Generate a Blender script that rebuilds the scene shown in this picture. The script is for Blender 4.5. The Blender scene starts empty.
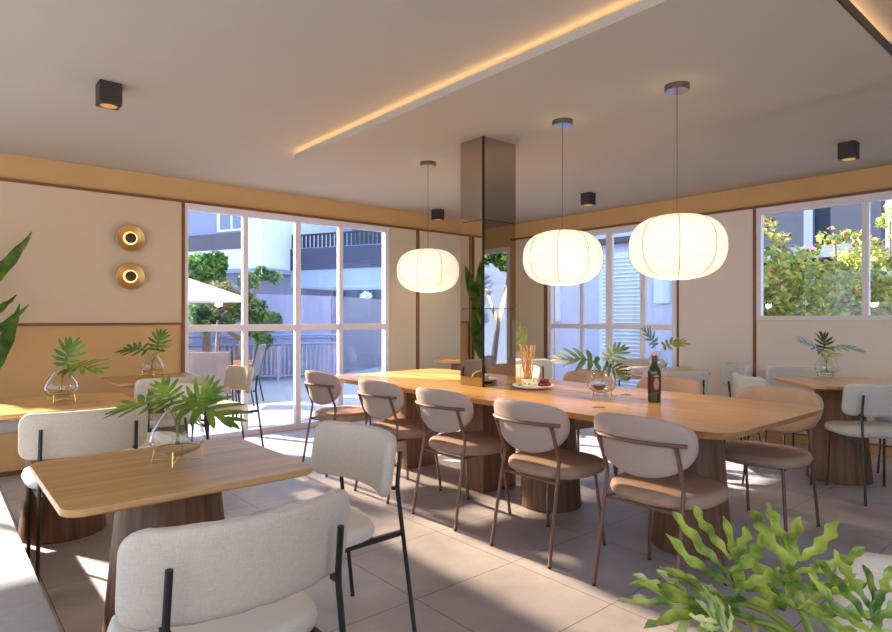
import bpy, bmesh, math, random
from math import pi, sin, cos, tan, radians, sqrt, atan2
from mathutils import Vector, Matrix, noise as mnoise

random.seed(11)
SC = bpy.context.scene
COL = SC.collection
SUN1, WARM_SPOT, SKY, SPOTW, PENDW, EXPO = 19.0, 290000.0, 2.4, 22.0, 8.0, 0.54
H = 1.26                                   # eye height
YAW = 0.860793
FPX = 605.7
F3 = Vector((cos(YAW), sin(YAW), 0)); R3 = Vector((sin(YAW), -cos(YAW), 0))

def at(px, depth, z=0.0):                  # a point of the ground plan seen in column px at a given distance
    p = F3 * depth + R3 * ((px - 446) / FPX * depth)
    return Vector((p.x, p.y, z))
def zat(py, depth):
    return H + (318 - py) / FPX * depth
def lin(c):
    c /= 255.0
    return c / 12.92 if c <= 0.04045 else ((c + 0.055) / 1.055) ** 2.4
def rgb(r, g, b):
    return (lin(r), lin(g), lin(b), 1.0)

# ------------------------------------------------------------------ materials
MATS = {}
def nm(name):
    m = bpy.data.materials.new(name); m.use_nodes = True
    nt = m.node_tree; nt.nodes.clear()
    out = nt.nodes.new('ShaderNodeOutputMaterial')
    MATS[name] = m
    return m, nt, out
def coords(nt, scale=(1, 1, 1), kind='Object'):
    tc = nt.nodes.new('ShaderNodeTexCoord'); mp = nt.nodes.new('ShaderNodeMapping')
    mp.inputs['Scale'].default_value = scale
    nt.links.new(tc.outputs[kind], mp.inputs['Vector'])
    return mp.outputs['Vector']
def ramp(nt, fac, stops):
    r = nt.nodes.new('ShaderNodeValToRGB')
    e = r.color_ramp.elements
    e[0].position, e[0].color = stops[0]; e[1].position, e[1].color = stops[-1]
    for p, c in stops[1:-1]:
        k = e.new(p); k.color = c
    nt.links.new(fac, r.inputs['Fac'])
    return r.outputs['Color']
def noise(nt, vec, scale, detail=3, rough=.5):
    n = nt.nodes.new('ShaderNodeTexNoise')
    n.inputs['Scale'].default_value = scale; n.inputs['Detail'].default_value = detail; n.inputs['Roughness'].default_value = rough
    if vec is not None: nt.links.new(vec, n.inputs['Vector'])
    return n.outputs['Fac']
def mul(c, k):
    return (min(1, c[0] * k), min(1, c[1] * k), min(1, c[2] * k), 1)
def bump(nt, height, bsdf, strength=.2, dist=.01):
    b = nt.nodes.new('ShaderNodeBump'); b.inputs['Strength'].default_value = strength; b.inputs['Distance'].default_value = dist
    nt.links.new(height, b.inputs['Height']); nt.links.new(b.outputs['Normal'], bsdf.inputs['Normal'])
def plain(name, c, rough=.5, metal=0, var=.06, nscale=8, bmp=0, bscale=60, spec=.5, scale=(1, 1, 1), emit=None):
    m, nt, out = nm(name)
    b = nt.nodes.new('ShaderNodeBsdfPrincipled')
    b.inputs['Roughness'].default_value = rough; b.inputs['Metallic'].default_value = metal
    b.inputs['Specular IOR Level'].default_value = spec
    v = coords(nt, scale)
    nt.links.new(ramp(nt, noise(nt, v, nscale), [(.3, mul(c, 1 - var)), (.7, mul(c, 1 + var))]), b.inputs['Base Color'])
    if bmp: bump(nt, noise(nt, v, bscale, 4), b, bmp)
    nt.links.new(b.outputs[0], out.inputs['Surface'])
    return m
def fabric(name, c, scale=420, var=.10, rough=.9, sheen=.15):
    m, nt, out = nm(name)
    b = nt.nodes.new('ShaderNodeBsdfPrincipled'); b.inputs['Roughness'].default_value = rough
    b.inputs['Sheen Weight'].default_value = sheen; b.inputs['Specular IOR Level'].default_value = .15
    v1 = coords(nt, (1, 1, .10)); v2 = coords(nt, (.10, .10, 1))
    n1 = noise(nt, v1, scale, 2); n2 = noise(nt, v2, scale, 2)
    a = nt.nodes.new('ShaderNodeMath'); a.operation = 'ADD'
    nt.links.new(n1, a.inputs[0]); nt.links.new(n2, a.inputs[1])
    h = nt.nodes.new('ShaderNodeMath'); h.operation = 'MULTIPLY'; h.inputs[1].default_value = .5
    nt.links.new(a.outputs[0], h.inputs[0])
    nt.links.new(ramp(nt, h.outputs[0], [(.35, mul(c, 1 - var)), (.65, mul(c, 1 + var))]), b.inputs['Base Color'])
    bump(nt, h.outputs[0], b, .25, .003)
    nt.links.new(b.outputs[0], out.inputs['Surface'])
    return m
def wood(name, c1, c2, axis='X', scale=14, rough=.38, plank=None):
    m, nt, out = nm(name)
    b = nt.nodes.new('ShaderNodeBsdfPrincipled'); b.inputs['Roughness'].default_value = rough
    s = {'X': (.06, 1, 1), 'Y': (1, .06, 1), 'Z': (1, 1, .06)}[axis]
    v = coords(nt, s)
    n = noise(nt, v, scale * 2.2, 5, .6); n2 = noise(nt, v, scale * 9, 3, .6)
    mx = nt.nodes.new('ShaderNodeMath'); mx.operation = 'MULTIPLY_ADD'; mx.inputs[1].default_value = .35
    nt.links.new(n2, mx.inputs[0]); nt.links.new(n, mx.inputs[2])
    fac = mx.outputs[0]
    if plank:                                # staves round a turned base
        tc = nt.nodes.new('ShaderNodeTexCoord'); sp = nt.nodes.new('ShaderNodeSeparateXYZ')
        nt.links.new(tc.outputs['Object'], sp.inputs[0])
        an = nt.nodes.new('ShaderNodeMath'); an.operation = 'ARCTAN2'
        nt.links.new(sp.outputs[0], an.inputs[0]); nt.links.new(sp.outputs[1], an.inputs[1])
        ml = nt.nodes.new('ShaderNodeMath'); ml.operation = 'MULTIPLY'; ml.inputs[1].default_value = plank
        nt.links.new(an.outputs[0], ml.inputs[0])
        fl = nt.nodes.new('ShaderNodeMath'); fl.operation = 'FLOOR'; nt.links.new(ml.outputs[0], fl.inputs[0])
        wn = nt.nodes.new('ShaderNodeTexWhiteNoise'); wn.noise_dimensions = '1D'
        nt.links.new(fl.outputs[0], wn.inputs['W'])
        ad = nt.nodes.new('ShaderNodeMath'); ad.operation = 'MULTIPLY_ADD'; ad.inputs[1].default_value = .28
        nt.links.new(wn.outputs['Value'], ad.inputs[0]); nt.links.new(fac, ad.inputs[2])
        sb = nt.nodes.new('ShaderNodeMath'); sb.operation = 'SUBTRACT'; sb.inputs[1].default_value = .14
        nt.links.new(ad.outputs[0], sb.inputs[0]); fac = sb.outputs[0]
    nt.links.new(ramp(nt, fac, [(.42, c1), (.92, c2)]), b.inputs['Base Color'])
    bump(nt, n2, b, .06, .002)
    nt.links.new(b.outputs[0], out.inputs['Surface'])
    return m
def thin_glass(name, tint=(1, 1, 1, 1), refl=1.0, rough=0.0, ior=1.45):
    m, nt, out = nm(name)
    t = nt.nodes.new('ShaderNodeBsdfTransparent'); t.inputs[0].default_value = tint
    g = nt.nodes.new('ShaderNodeBsdfGlossy'); g.inputs['Roughness'].default_value = rough
    lw = nt.nodes.new('ShaderNodeLayerWeight'); lw.inputs['Blend'].default_value = .5
    pw = nt.nodes.new('ShaderNodeMath'); pw.operation = 'POWER'; pw.inputs[1].default_value = 4.0
    nt.links.new(lw.outputs['Facing'], pw.inputs[0])
    k = nt.nodes.new('ShaderNodeMath'); k.operation = 'MULTIPLY_ADD'; k.inputs[1].default_value = .85 * refl; k.inputs[2].default_value = .03 * refl; k.use_clamp = True
    nt.links.new(pw.outputs[0], k.inputs[0])
    mx = nt.nodes.new('ShaderNodeMixShader')
    nt.links.new(k.outputs[0], mx.inputs[0]); nt.links.new(t.outputs[0], mx.inputs[1]); nt.links.new(g.outputs[0], mx.inputs[2])
    nt.links.new(mx.outputs[0], out.inputs['Surface'])
    return m
def emission(name, c, s, mottled=0):
    m, nt, out = nm(name)
    e = nt.nodes.new('ShaderNodeEmission'); e.inputs['Strength'].default_value = s
    if mottled:
        v = coords(nt, (1, 1, 6))
        nt.links.new(ramp(nt, noise(nt, v, 9, 6, .7), [(.3, mul(c, 1 - mottled)), (.75, c)]), e.inputs['Color'])
    else:
        e.inputs['Color'].default_value = c
    nt.links.new(e.outputs[0], out.inputs['Surface'])
    return m
def leafmat(name, c1, c2, scale=12, rough=.4, trans=.35):
    m, nt, out = nm(name)
    b = nt.nodes.new('ShaderNodeBsdfPrincipled'); b.inputs['Roughness'].default_value = rough
    col = ramp(nt, noise(nt, coords(nt), scale, 3), [(.35, c1), (.65, c2)])
    nt.links.new(col, b.inputs['Base Color'])
    t = nt.nodes.new('ShaderNodeBsdfTranslucent'); nt.links.new(col, t.inputs[0])
    mx = nt.nodes.new('ShaderNodeMixShader'); mx.inputs[0].default_value = trans
    nt.links.new(b.outputs[0], mx.inputs[1]); nt.links.new(t.outputs[0], mx.inputs[2])
    nt.links.new(mx.outputs[0], out.inputs['Surface'])
    return m

def floor_mat():
    m, nt, out = nm('floor_tile')
    b = nt.nodes.new('ShaderNodeBsdfPrincipled')
    tc = nt.nodes.new('ShaderNodeTexCoord'); mp = nt.nodes.new('ShaderNodeMapping')
    mp.inputs['Location'].default_value = (-1.668 + 6.22, -2.147 + 6.0, 0)
    nt.links.new(tc.outputs['Object'], mp.inputs['Vector'])
    br = nt.nodes.new('ShaderNodeTexBrick')
    br.offset = 0; br.squash = 1
    br.inputs['Scale'].default_value = 1; br.inputs['Brick Width'].default_value = .622; br.inputs['Row Height'].default_value = .6
    br.inputs['Mortar Size'].default_value = .0022; br.inputs['Mortar Smooth'].default_value = .1
    nt.links.new(mp.outputs[0], br.inputs['Vector'])
    n = noise(nt, coords(nt), 2.4, 7, .62)
    c = ramp(nt, n, [(.30, rgb(154, 146, 147)), (.52, rgb(174, 166, 166)), (.74, rgb(192, 184, 182))])
    mx = nt.nodes.new('ShaderNodeMix'); mx.data_type = 'RGBA'
    nt.links.new(br.outputs['Fac'], mx.inputs[0]); nt.links.new(c, mx.inputs[6]); mx.inputs[7].default_value = rgb(96, 86, 80)
    nt.links.new(mx.outputs[2], b.inputs['Base Color'])
    b.inputs['Roughness'].default_value = .42; b.inputs['Specular IOR Level'].default_value = .35
    inv = nt.nodes.new('ShaderNodeMath'); inv.operation = 'SUBTRACT'; inv.inputs[0].default_value = 1
    nt.links.new(br.outputs['Fac'], inv.inputs[1]); bump(nt, inv.outputs[0], b, .3, .002)
    nt.links.new(b.outputs[0], out.inputs['Surface'])
    return m
floor_mat()
plain('ceiling_paint', rgb(186, 177, 163), .9, var=.015, nscale=1.5)
plain('ochre', rgb(202, 162, 106), .75, var=.03, nscale=3)
plain('panel_beige', rgb(206, 190, 162), .85, var=.02, nscale=2, bmp=.06, bscale=300)
plain('panel_tan', rgb(208, 184, 154), .85, var=.02, nscale=2, bmp=.06, bscale=300)
plain('panel_pale', rgb(226, 212, 198), .85, var=.02, nscale=2, bmp=.06, bscale=300)
plain('batten_brown', rgb(122, 78, 40), .5, var=.1, nscale=12)
plain('white_frame', rgb(226, 218, 220), .4, var=.015)
wood('oak', rgb(164, 118, 62), rgb(208, 164, 102), 'X', 10, .34)
wood('oak_long', rgb(158, 112, 60), rgb(200, 154, 94), 'Y', 10, .28)
wood('walnut', rgb(82, 54, 34), rgb(128, 88, 58), 'Z', 10, .55, plank=9)
wood('walnut_flat', rgb(92, 60, 36), rgb(152, 108, 66), 'Z', 12, .42)
fabric('linen', rgb(200, 188, 172)); fabric('linen_grey', rgb(192, 192, 187)); fabric('bench_fabric', rgb(176, 172, 168), 300)
plain('seat_vinyl', rgb(214, 206, 194), .7, var=.02)
fabric('mauve', rgb(174, 153, 143), 380, .06); plain('mauve_suede', rgb(168, 138, 118), .8, var=.06, nscale=14, spec=.2)
plain('black_metal', rgb(30, 28, 28), .4, var=.1)
plain('bronze', rgb(122, 88, 72), .38, .35, var=.08)
plain('black_rubber', rgb(20, 18, 18), .7)
plain('gold', rgb(232, 186, 100), .25, 1.0, var=.03)
plain('brass_brushed', rgb(196, 152, 96), .36, 1.0, var=.06)
plain('brown_knob', rgb(72, 42, 30), .5)
plain('dark_box', rgb(52, 44, 40), .55, var=.05)
plain('canopy_brown', rgb(120, 104, 92), .4, .6); plain('chrome', rgb(205, 200, 198), .12, 1.0)
thin_glass('pane_glass', (.97, .98, .985, 1), .9)
thin_glass('vase_glass', (.98, .985, .98, 1), 1.25, 0, 1.5)
thin_glass('water', (.97, .985, .975, 1), .8, 0, 1.33)
plain('white_marble', rgb(236, 232, 228), .3, var=.04, nscale=14)
plain('white_ceramic', rgb(232, 228, 220), .4)
plain('cheese', rgb(238, 228, 188), .6, var=.03, nscale=30, bmp=.2)
plain('cheese_vein', rgb(92, 104, 92), .7)
plain('fruit', rgb(110, 34, 26), .35, var=.3, nscale=30)
plain('breadstick', rgb(216, 170, 98), .7, var=.14, nscale=60, bmp=.3, bscale=150)
plain('cork', rgb(206, 160, 104), .8)
plain('wine', rgb(92, 34, 16), .1, spec=.6)
plain('bottle_glass', rgb(34, 46, 14), .08, spec=.7); plain('bottle_label', rgb(70, 26, 26), .6, var=.1); plain('label_gold', rgb(216, 184, 132), .5, var=.1, nscale=80)
plain('capsule', rgb(64, 28, 30), .4)
leafmat('leaf_green', rgb(74, 118, 40), rgb(146, 172, 62), 14); leafmat('leaf_yellow', rgb(150, 158, 58), rgb(206, 200, 104), 10)
leafmat('leaf_big', rgb(70, 110, 42), rgb(188, 202, 88), 26, .22, .4); leafmat('leaf_big_pale', rgb(132, 160, 90), rgb(214, 222, 146), 26, .22, .4)
leafmat('leaf_dark', rgb(48, 92, 38), rgb(112, 150, 56), 8, .35, .3)
leafmat('leaf_deep', rgb(34, 64, 30), rgb(78, 104, 48), 10, .4, .2)
leafmat('stem_green', rgb(120, 146, 54), rgb(168, 184, 84), 10)
leafmat('tree_leaf', rgb(36, 72, 26), rgb(104, 150, 60), 3, .5, .35); leafmat('tree_leaf_blue', rgb(44, 84, 50), rgb(120, 158, 92), 3, .5, .3)
leafmat('shrub_brown', rgb(96, 104, 62), rgb(150, 138, 96), 6, .6, .2)
leafmat('hedge_leaf', rgb(116, 138, 54), rgb(226, 214, 120), 5, .5, .4)
plain('berry', rgb(170, 40, 36), .4); plain('bark', rgb(120, 104, 88), .9, var=.2, nscale=20); plain('bark_pale', rgb(204, 188, 170), .9, var=.15, nscale=20)
plain('terracotta', rgb(150, 104, 78), .8); plain('soil', rgb(58, 44, 34), .95, var=.3, nscale=60)
plain('patio_paving', rgb(152, 152, 158), .8, var=.05, nscale=3)
plain('stucco_sunlit_white', rgb(196, 200, 212), .9, var=.03, nscale=6, bmp=.35, bscale=9)  # white puts the sunlight of the bright facade faces into the colour
plain('stucco_shaded_lavender', rgb(128, 134, 162), .9, var=.04, nscale=6, bmp=.5, bscale=16)  # lavender puts the shade of the other facade faces into the colour
plain('stucco_blue', rgb(196, 204, 230), .9, var=.04, nscale=6, bmp=.5, bscale=16)
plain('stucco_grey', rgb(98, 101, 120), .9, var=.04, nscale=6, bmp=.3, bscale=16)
plain('band_brown', rgb(88, 84, 94), .9, var=.05); plain('parapet_blue', rgb(62, 68, 90), .9, var=.04)
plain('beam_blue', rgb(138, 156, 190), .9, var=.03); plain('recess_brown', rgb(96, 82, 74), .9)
plain('pilaster_grey', rgb(104, 114, 142), .9, var=.03)
plain('navy_wall', rgb(42, 48, 66), .85, var=.08, nscale=14, bmp=.2, bscale=30)
plain('rail_navy', rgb(16, 20, 32), .5); plain('window_dark', rgb(88, 108, 130), .08, spec=.8)
plain('fence_grey', rgb(124, 134, 166), .5, .2)
plain('umbrella_cloth', rgb(240, 236, 230), .85, var=.02); plain('sling', rgb(98, 104, 122), .8, var=.05, nscale=60); plain('teak', rgb(176, 122, 78), .6)
plain('shutter_white', rgb(214, 222, 228), .5, var=.02)
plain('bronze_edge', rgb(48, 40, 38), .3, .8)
emission('led_warm', (1.0, .62, .29, 1), 7.5); emission('ring_glow', (1.0, .55, .18, 1), 1.9); emission('spot_glow', (1.0, .52, .16, 1), .5)
def paper():
    m, nt, out = nm('lamp_paper')
    e = nt.nodes.new('ShaderNodeEmission'); e.inputs['Strength'].default_value = .56
    v = coords(nt, (1, 1, 2.2))
    nt.links.new(ramp(nt, noise(nt, v, 9, 7, .7), [(.34, (1.0, .72, .42, 1)), (.60, (1.12, .99, .74, 1))]), e.inputs['Color'])
    d = nt.nodes.new('ShaderNodeBsdfDiffuse'); d.inputs[0].default_value = (.75, .72, .66, 1)
    w = nt.nodes.new('ShaderNodeTexWave'); w.wave_type = 'BANDS'; w.bands_direction = 'Z'; w.inputs['Scale'].default_value = 22
    nt.links.new(coords(nt), w.inputs['Vector'])
    b = nt.nodes.new('ShaderNodeBump'); b.inputs['Strength'].default_value = .5; b.inputs['Distance'].default_value = .004
    nt.links.new(w.outputs['Fac'], b.inputs['Height']); nt.links.new(b.outputs[0], d.inputs['Normal'])
    a = nt.nodes.new('ShaderNodeAddShader')
    nt.links.new(e.outputs[0], a.inputs[0]); nt.links.new(d.outputs[0], a.inputs[1]); nt.links.new(a.outputs[0], out.inputs['Surface'])
paper()
def mirror():
    m, nt, out = nm('bronze_mirror')
    b = nt.nodes.new('ShaderNodeBsdfPrincipled'); b.inputs['Metallic'].default_value = 1; b.inputs['Roughness'].default_value = .015
    b.inputs['Base Color'].default_value = rgb(196, 184, 172)
    nt.links.new(b.outputs[0], out.inputs['Surface'])
mirror()

# ------------------------------------------------------------------ mesh helpers
def bm_():
    return bmesh.new()
def box(bm, x0, x1, y0, y1, z0, z1, bev=0, mat=None):
    vs = [bm.verts.new((x, y, z)) for z in (z0, z1) for y in (y0, y1) for x in (x0, x1)]
    fs = [bm.faces.new([vs[i] for i in q]) for q in ((0, 2, 3, 1), (4, 5, 7, 6), (0, 1, 5, 4), (2, 6, 7, 3), (0, 4, 6, 2), (1, 3, 7, 5))]
    if mat is not None: bmesh.ops.transform(bm, matrix=mat, verts=vs)
    if bev:
        es = list({e for f in fs for e in f.edges})
        bmesh.ops.bevel(bm, geom=es, offset=bev, segments=2, affect='EDGES', profile=.6)
def tube(bm, pts, r, seg=8, cap=True):
    pts = [Vector(p) for p in pts]; n = len(pts)
    rad = r if isinstance(r, (list, tuple)) else [r] * n
    rings = []; up = None
    for i, p in enumerate(pts):
        d = (pts[min(i + 1, n - 1)] - pts[max(i - 1, 0)]).normalized()
        if up is None:
            up = Vector((0, 0, 1)) if abs(d.z) < .9 else Vector((1, 0, 0))
        a = d.cross(up).normalized(); b = a.cross(d).normalized(); up = b
        rings.append([bm.verts.new(p + (a * cos(2 * pi * k / seg) + b * sin(2 * pi * k / seg)) * rad[i]) for k in range(seg)])
    for i in range(n - 1):
        for k in range(seg):
            bm.faces.new((rings[i][k], rings[i][(k + 1) % seg], rings[i + 1][(k + 1) % seg], rings[i + 1][k]))
    if cap:
        bm.faces.new(rings[0][::-1]); bm.faces.new(rings[-1])
def smooth_path(pts, n=6):                  # rounded corners through a polyline
    pts = [Vector(p) for p in pts]; out = [pts[0]]
    for i in range(1, len(pts) - 1):
        a, b, c = pts[i - 1], pts[i], pts[i + 1]
        k = min(.03, (a - b).length * .45, (c - b).length * .45)
        p, q = b + (a - b).normalized() * k, b + (c - b).normalized() * k
        for j in range(n + 1):
            t = j / n; out.append(p * (1 - t) ** 2 + b * 2 * t * (1 - t) + q * t * t)
    out.append(pts[-1]); return out
def lathe(bm, prof, seg=32, sx=1, sy=1, cx=0, cy=0, closed=False):
    rings = []
    for r, z in prof:
        if r < 1e-5: rings.append([bm.verts.new((cx, cy, z))])
        else: rings.append([bm.verts.new((cx + r * sx * cos(2 * pi * k / seg), cy + r * sy * sin(2 * pi * k / seg), z)) for k in range(seg)])
    for A, B in zip(rings, rings[1:]):
        for k in range(seg):
            l = (k + 1) % seg
            if len(A) == 1 and len(B) == 1: continue
            if len(A) == 1: bm.faces.new((A[0], B[l], B[k]))
            elif len(B) == 1: bm.faces.new((A[k], A[l], B[0]))
            else: bm.faces.new((A[k], A[l], B[l], B[k]))
def rrect(w, d, r, n=7):                    # rounded rectangle outline
    o = []
    for cx, cy, a0 in ((w / 2 - r, d / 2 - r, 0), (-w / 2 + r, d / 2 - r, pi / 2), (-w / 2 + r, -d / 2 + r, pi), (w / 2 - r, -d / 2 + r, 1.5 * pi)):
        for k in range(n + 1):
            a = a0 + pi / 2 * k / n
            o.append((cx + r * cos(a), cy + r * sin(a)))
    return o
def loft(bm, loops, cap=True):              # loops of equal length
    L = [[bm.verts.new(p) for p in lp] for lp in loops]; n = len(L[0])
    for A, B in zip(L, L[1:]):
        for k in range(n):
            bm.faces.new((A[k], A[(k + 1) % n], B[(k + 1) % n], B[k]))
    if cap:
        bm.faces.new(L[0][::-1]); bm.faces.new(L[-1])
def pillow(hw, t0, t1, thick, edge, mapf, nu=20, nv=16, dome=0, two=False):
    """cushion whose half width at height t is hw(t); mapf(s,t,n) places it"""
    bm = bm_()
    ts = [t0 + (t1 - t0) * (0.5 - 0.5 * cos(pi * j / nv)) for j in range(nv + 1)]
    outl = []
    N = 160
    for j in range(N + 1):
        t = t0 + (t1 - t0) * (0.5 - 0.5 * cos(pi * j / N)); outl.append((hw(t), t)); outl.append((-hw(t), t))
    for j in range(24):
        outl.append((hw(t0) * (j / 12 - 1), t0)); outl.append((hw(t1) * (j / 12 - 1), t1))
    grid = [[], []]
    for t in ts:
        rowf, rowb = [], []
        for i in range(nu + 1):
            s = -cos(pi * i / nu) * hw(t)
            s = s * .75 + .25 * (2 * i / nu - 1) * hw(t)
            d = min(sqrt((s - a) ** 2 + (t - b) ** 2) for a, b in outl)
            k = min(1, d / edge); e = thick / 2 * sqrt(max(0, 1 - (1 - k) ** 2))
            if i in (0, nu) or t in (ts[0], ts[-1]): e = 0
            dm = dome * min(1, d / (edge * 5))
            rowf.append(bm.verts.new(mapf(s, t, e + dm))); rowb.append(bm.verts.new(mapf(s, t, -e)))
        grid[0].append(rowf); grid[1].append(rowb)
    for g, flip in ((grid[0], False), (grid[1], True)):
        for j in range(nv):
            for i in range(nu):
                q = (g[j][i], g[j][i + 1], g[j + 1][i + 1], g[j + 1][i])
                bm.faces.new(q[::-1] if flip else q).material_index = int(two and not flip)
    bmesh.ops.remove_doubles(bm, verts=bm.verts, dist=.0005)
    bmesh.ops.recalc_face_normals(bm, faces=bm.faces)
    return bm

def obj(name, bm, mat, parent=None, smooth=False, loc=None, auto=True):
    me = bpy.data.meshes.new(name); bmesh.ops.recalc_face_normals(bm, faces=bm.faces) if auto else None
    bm.to_mesh(me); bm.free()
    me.materials.append(MATS[mat])
    if smooth:
        me.shade_smooth()
        if smooth == 'edge':
            try: me.set_sharp_from_angle(angle=radians(40))
            except Exception: pass
    o = bpy.data.objects.new(name, me); COL.objects.link(o)
    if parent is not None: o.parent = parent
    if loc is not None: o.location = loc
    return o
def tag(o, label, cat, group=None):
    o['label'] = label; o['category'] = cat
    if group: o['group'] = group
    return o
def thing(name, label, cat, loc=(0, 0, 0), rz=0, group=None):
    o = bpy.data.objects.new(name, None); COL.objects.link(o); o.empty_display_size = .1
    o.location = loc; o.rotation_euler = (0, 0, rz)
    return tag(o, label, cat, group)
def structure(name, loc=(0, 0, 0), rz=0):
    o = bpy.data.objects.new(name, None); COL.objects.link(o); o.location = loc; o.rotation_euler = (0, 0, rz)
    o['kind'] = 'structure'; return o
def struct(name, bm, mat, smooth=False):
    o = obj(name, bm, mat, smooth=smooth); o['kind'] = 'structure'; return o
def copy_tree(o, parent=None):
    c = o.copy(); COL.objects.link(c)
    if parent is not None: c.parent = parent
    for ch in list(o.children): copy_tree(ch, c)
    return c
def place(proto, used, loc, rz, label, group=None, scale=None):
    o = proto if not used else copy_tree(proto)
    used.append(1)
    o.location = loc; o.rotation_euler = (0, 0, rz); o['label'] = label
    if group: o['group'] = group
    if scale: o.scale = (scale,) * 3
    return o

# ------------------------------------------------------------------ room shell
YL, XR, ZC = 6.32, 6.655, 2.654            # left wall plane, right wall plane, ceiling
XB, YN = -2.4, -2.4                        # walls behind the camera
T = .16
bm = bm_(); box(bm, XB - T, XR + T, YN - T, YL + T, -.12, 0); struct('floor', bm, 'floor_tile')
bm = bm_(); box(bm, XB - T, XR + T, YN - T, YL + T, ZC, ZC + .2); struct('ceiling', bm, 'ceiling_paint')

W1 = (1.972, 4.475, 0.0, 2.415)            # left window
W4 = (-1.95, -.46, .0, 2.56)               # glazed door at the left, outside the frame
W2 = (3.60, 5.54, 0.0, 2.415)              # glazed door in the right wall
W3 = (.55, 2.715, 1.235, 2.415)            # high window in the right wall
D1 = (-1.35, -.03, 0.0, 2.33)              # glazed door in the right wall behind the camera's edge
def wall_y(name, y0, y1, xa, xb, holes, mat):
    bm = bm_(); x = xa
    for (a, b, z0, z1) in sorted(holes):
        box(bm, x, a, y0, y1, 0, ZC)
        if z0 > 0: box(bm, a, b, y0, y1, 0, z0)
        box(bm, a, b, y0, y1, z1, ZC); x = b
    box(bm, x, xb, y0, y1, 0, ZC)
    return struct(name, bm, mat)
def wall_x(name, x0, x1, ya, yb, holes, mat):
    bm = bm_(); y = ya
    for (a, b, z0, z1) in sorted(holes):
        box(bm, x0, x1, y, a, 0, ZC)
        if z0 > 0: box(bm, x0, x1, a, b, 0, z0)
        box(bm, x0, x1, a, b, z1, ZC); y = b
    box(bm, x0, x1, y, yb, 0, ZC)
    return struct(name, bm, mat)
wl = wall_y('wall_left', YL, YL + T, XB - T, XR + T, [W1, W4], 'ochre')
wr = wall_x('wall_right', XR, XR + T, YN - T, YL, [W2, W3, D1], 'ochre')
W5 = (-1.6, 5.4, .5, 2.4); W6 = (-1.9, 2.7, .3, 2.5)  # unseen openings added behind the camera to let fill light in
wb = wall_x('wall_back', XB - T, XB, YN - T, YL, [W5], 'ochre')
wn = wall_y('wall_near', YN - T, YN, XB, XR, [W6], 'ochre')
ZP = 2.415                                  # panel top
pt = .014
def ypanel(x0, x1, z0, z1, mat):
    bm = bm_(); box(bm, x0, x1, YL - pt, YL, z0, z1); return obj('wall_panel', bm, mat, wl)
def xpanel(y0, y1, z0, z1, mat):
    bm = bm_(); box(bm, XR - pt, XR, y0, y1, z0, z1); return obj('wall_panel', bm, mat, wr)
ypanel(.205, 1.94, 1.215, ZP, 'panel_tan'); ypanel(-.44, .105, .09, ZP, 'panel_beige')
ypanel(4.48, 4.90, .09, ZP, 'panel_beige'); ypanel(4.955, XR - .02, .09, ZP, 'panel_beige')
xpanel(5.60, YL - .02, .09, ZP, 'panel_beige'); xpanel(2.745, 3.575, .09, ZP, 'panel_pale')
xpanel(.02, 2.71, .09, 1.232, 'panel_pale')
def batten(x0, x1, y0, y1, z0, z1, par):
    bm = bm_(); box(bm, x0, x1, y0, y1, z0, z1); return obj('batten', bm, 'batten_brown', par)
b_ = .022
batten(-.44, XR - b_, YL - b_, YL, ZP, ZP + .027, wl); batten(.175, .203, YL - b_, YL, .09, ZP, wl); batten(.107, .135, YL - b_, YL, .09, ZP, wl)
batten(1.942, 1.970, YL - b_, YL, .09, ZP, wl); batten(.203, 1.942, YL - b_, YL, 1.19, 1.214, wl)
batten(4.902, 4.952, YL - b_, YL, .09, ZP, wl)
batten(XR - b_, XR, 0, YL, ZP, ZP + .027, wr)
for ya, yb in ((5.545, 5.595), (3.578, 3.598), (2.717, 2.742)): batten(XR - b_, XR, ya, yb, .09, ZP, wr)
bm = bm_(); box(bm, W4[1], W1[0] - .002, YL - .018, YL, 0, .09); box(bm, W1[1] + .002, XR - .02, YL - .018, YL, 0, .09); struct('baseboard_left', bm, 'batten_brown')
bm = bm_(); box(bm, XR - .018, XR, 0, W2[0] - .002, 0, .088); box(bm, XR - .018, XR, W2[1] + .002, YL, 0, .088)
bb = struct('baseboard_right', bm, 'ochre')
bm = bm_(); box(bm, XR - .024, XR, 0, W2[0] - .002, .088, .102); obj('cap_strip', bm, 'batten_brown', bb)

# dropped ceiling slab with a light cove
S0 = (2.31, 4.03, .84, 4.86, 2.565, 2.610)
scx, scy = (S0[0] + S0[1]) / 2, (S0[2] + S0[3]) / 2; sw, sd = S0[1] - S0[0], S0[3] - S0[2]
def rect_at(w, d, r, z, cx, cy, n=10): return [(x + cx, y + cy, z) for x, y in rrect(w, d, r, n)]
bm = bm_(); loft(bm, [rect_at(sw, sd, .32, S0[4], scx, scy), rect_at(sw, sd, .32, S0[5], scx, scy)])
slab = struct('ceiling_slab', bm, 'ceiling_paint', smooth='edge')
bm = bm_(); loft(bm, [rect_at(sw - .5, sd - .5, .2, S0[5], scx, scy), rect_at(sw - .5, sd - .5, .2, ZC, scx, scy)])
obj('slab_core', bm, 'ceiling_paint', slab)
bm = bm_(); box(bm, S0[0] + .30, S0[1] - .30, S0[2] - .006, S0[2] + .002, S0[4], S0[5]); obj('dark_edge_strip', bm, 'bronze_edge', slab)  # dark strip added to make the slab's short edge read darker
def cove_strip(name, pts, label):
    bm = bm_(); tube(bm, pts, .006, 6); o = obj(name, bm, 'led_warm')
    return tag(o, label, 'led strip')
zl = S0[5] + .0062
cove_strip('led_strip', [(S0[0] + .035, S0[2] + .35, zl), (S0[0] + .035, S0[3] - .30, zl), (S0[0] + .075, S0[3] - .17, zl), (S0[0] + .17, S0[3] - .075, zl)], 'long warm light strip hidden along the left edge of the dropped ceiling')
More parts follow.
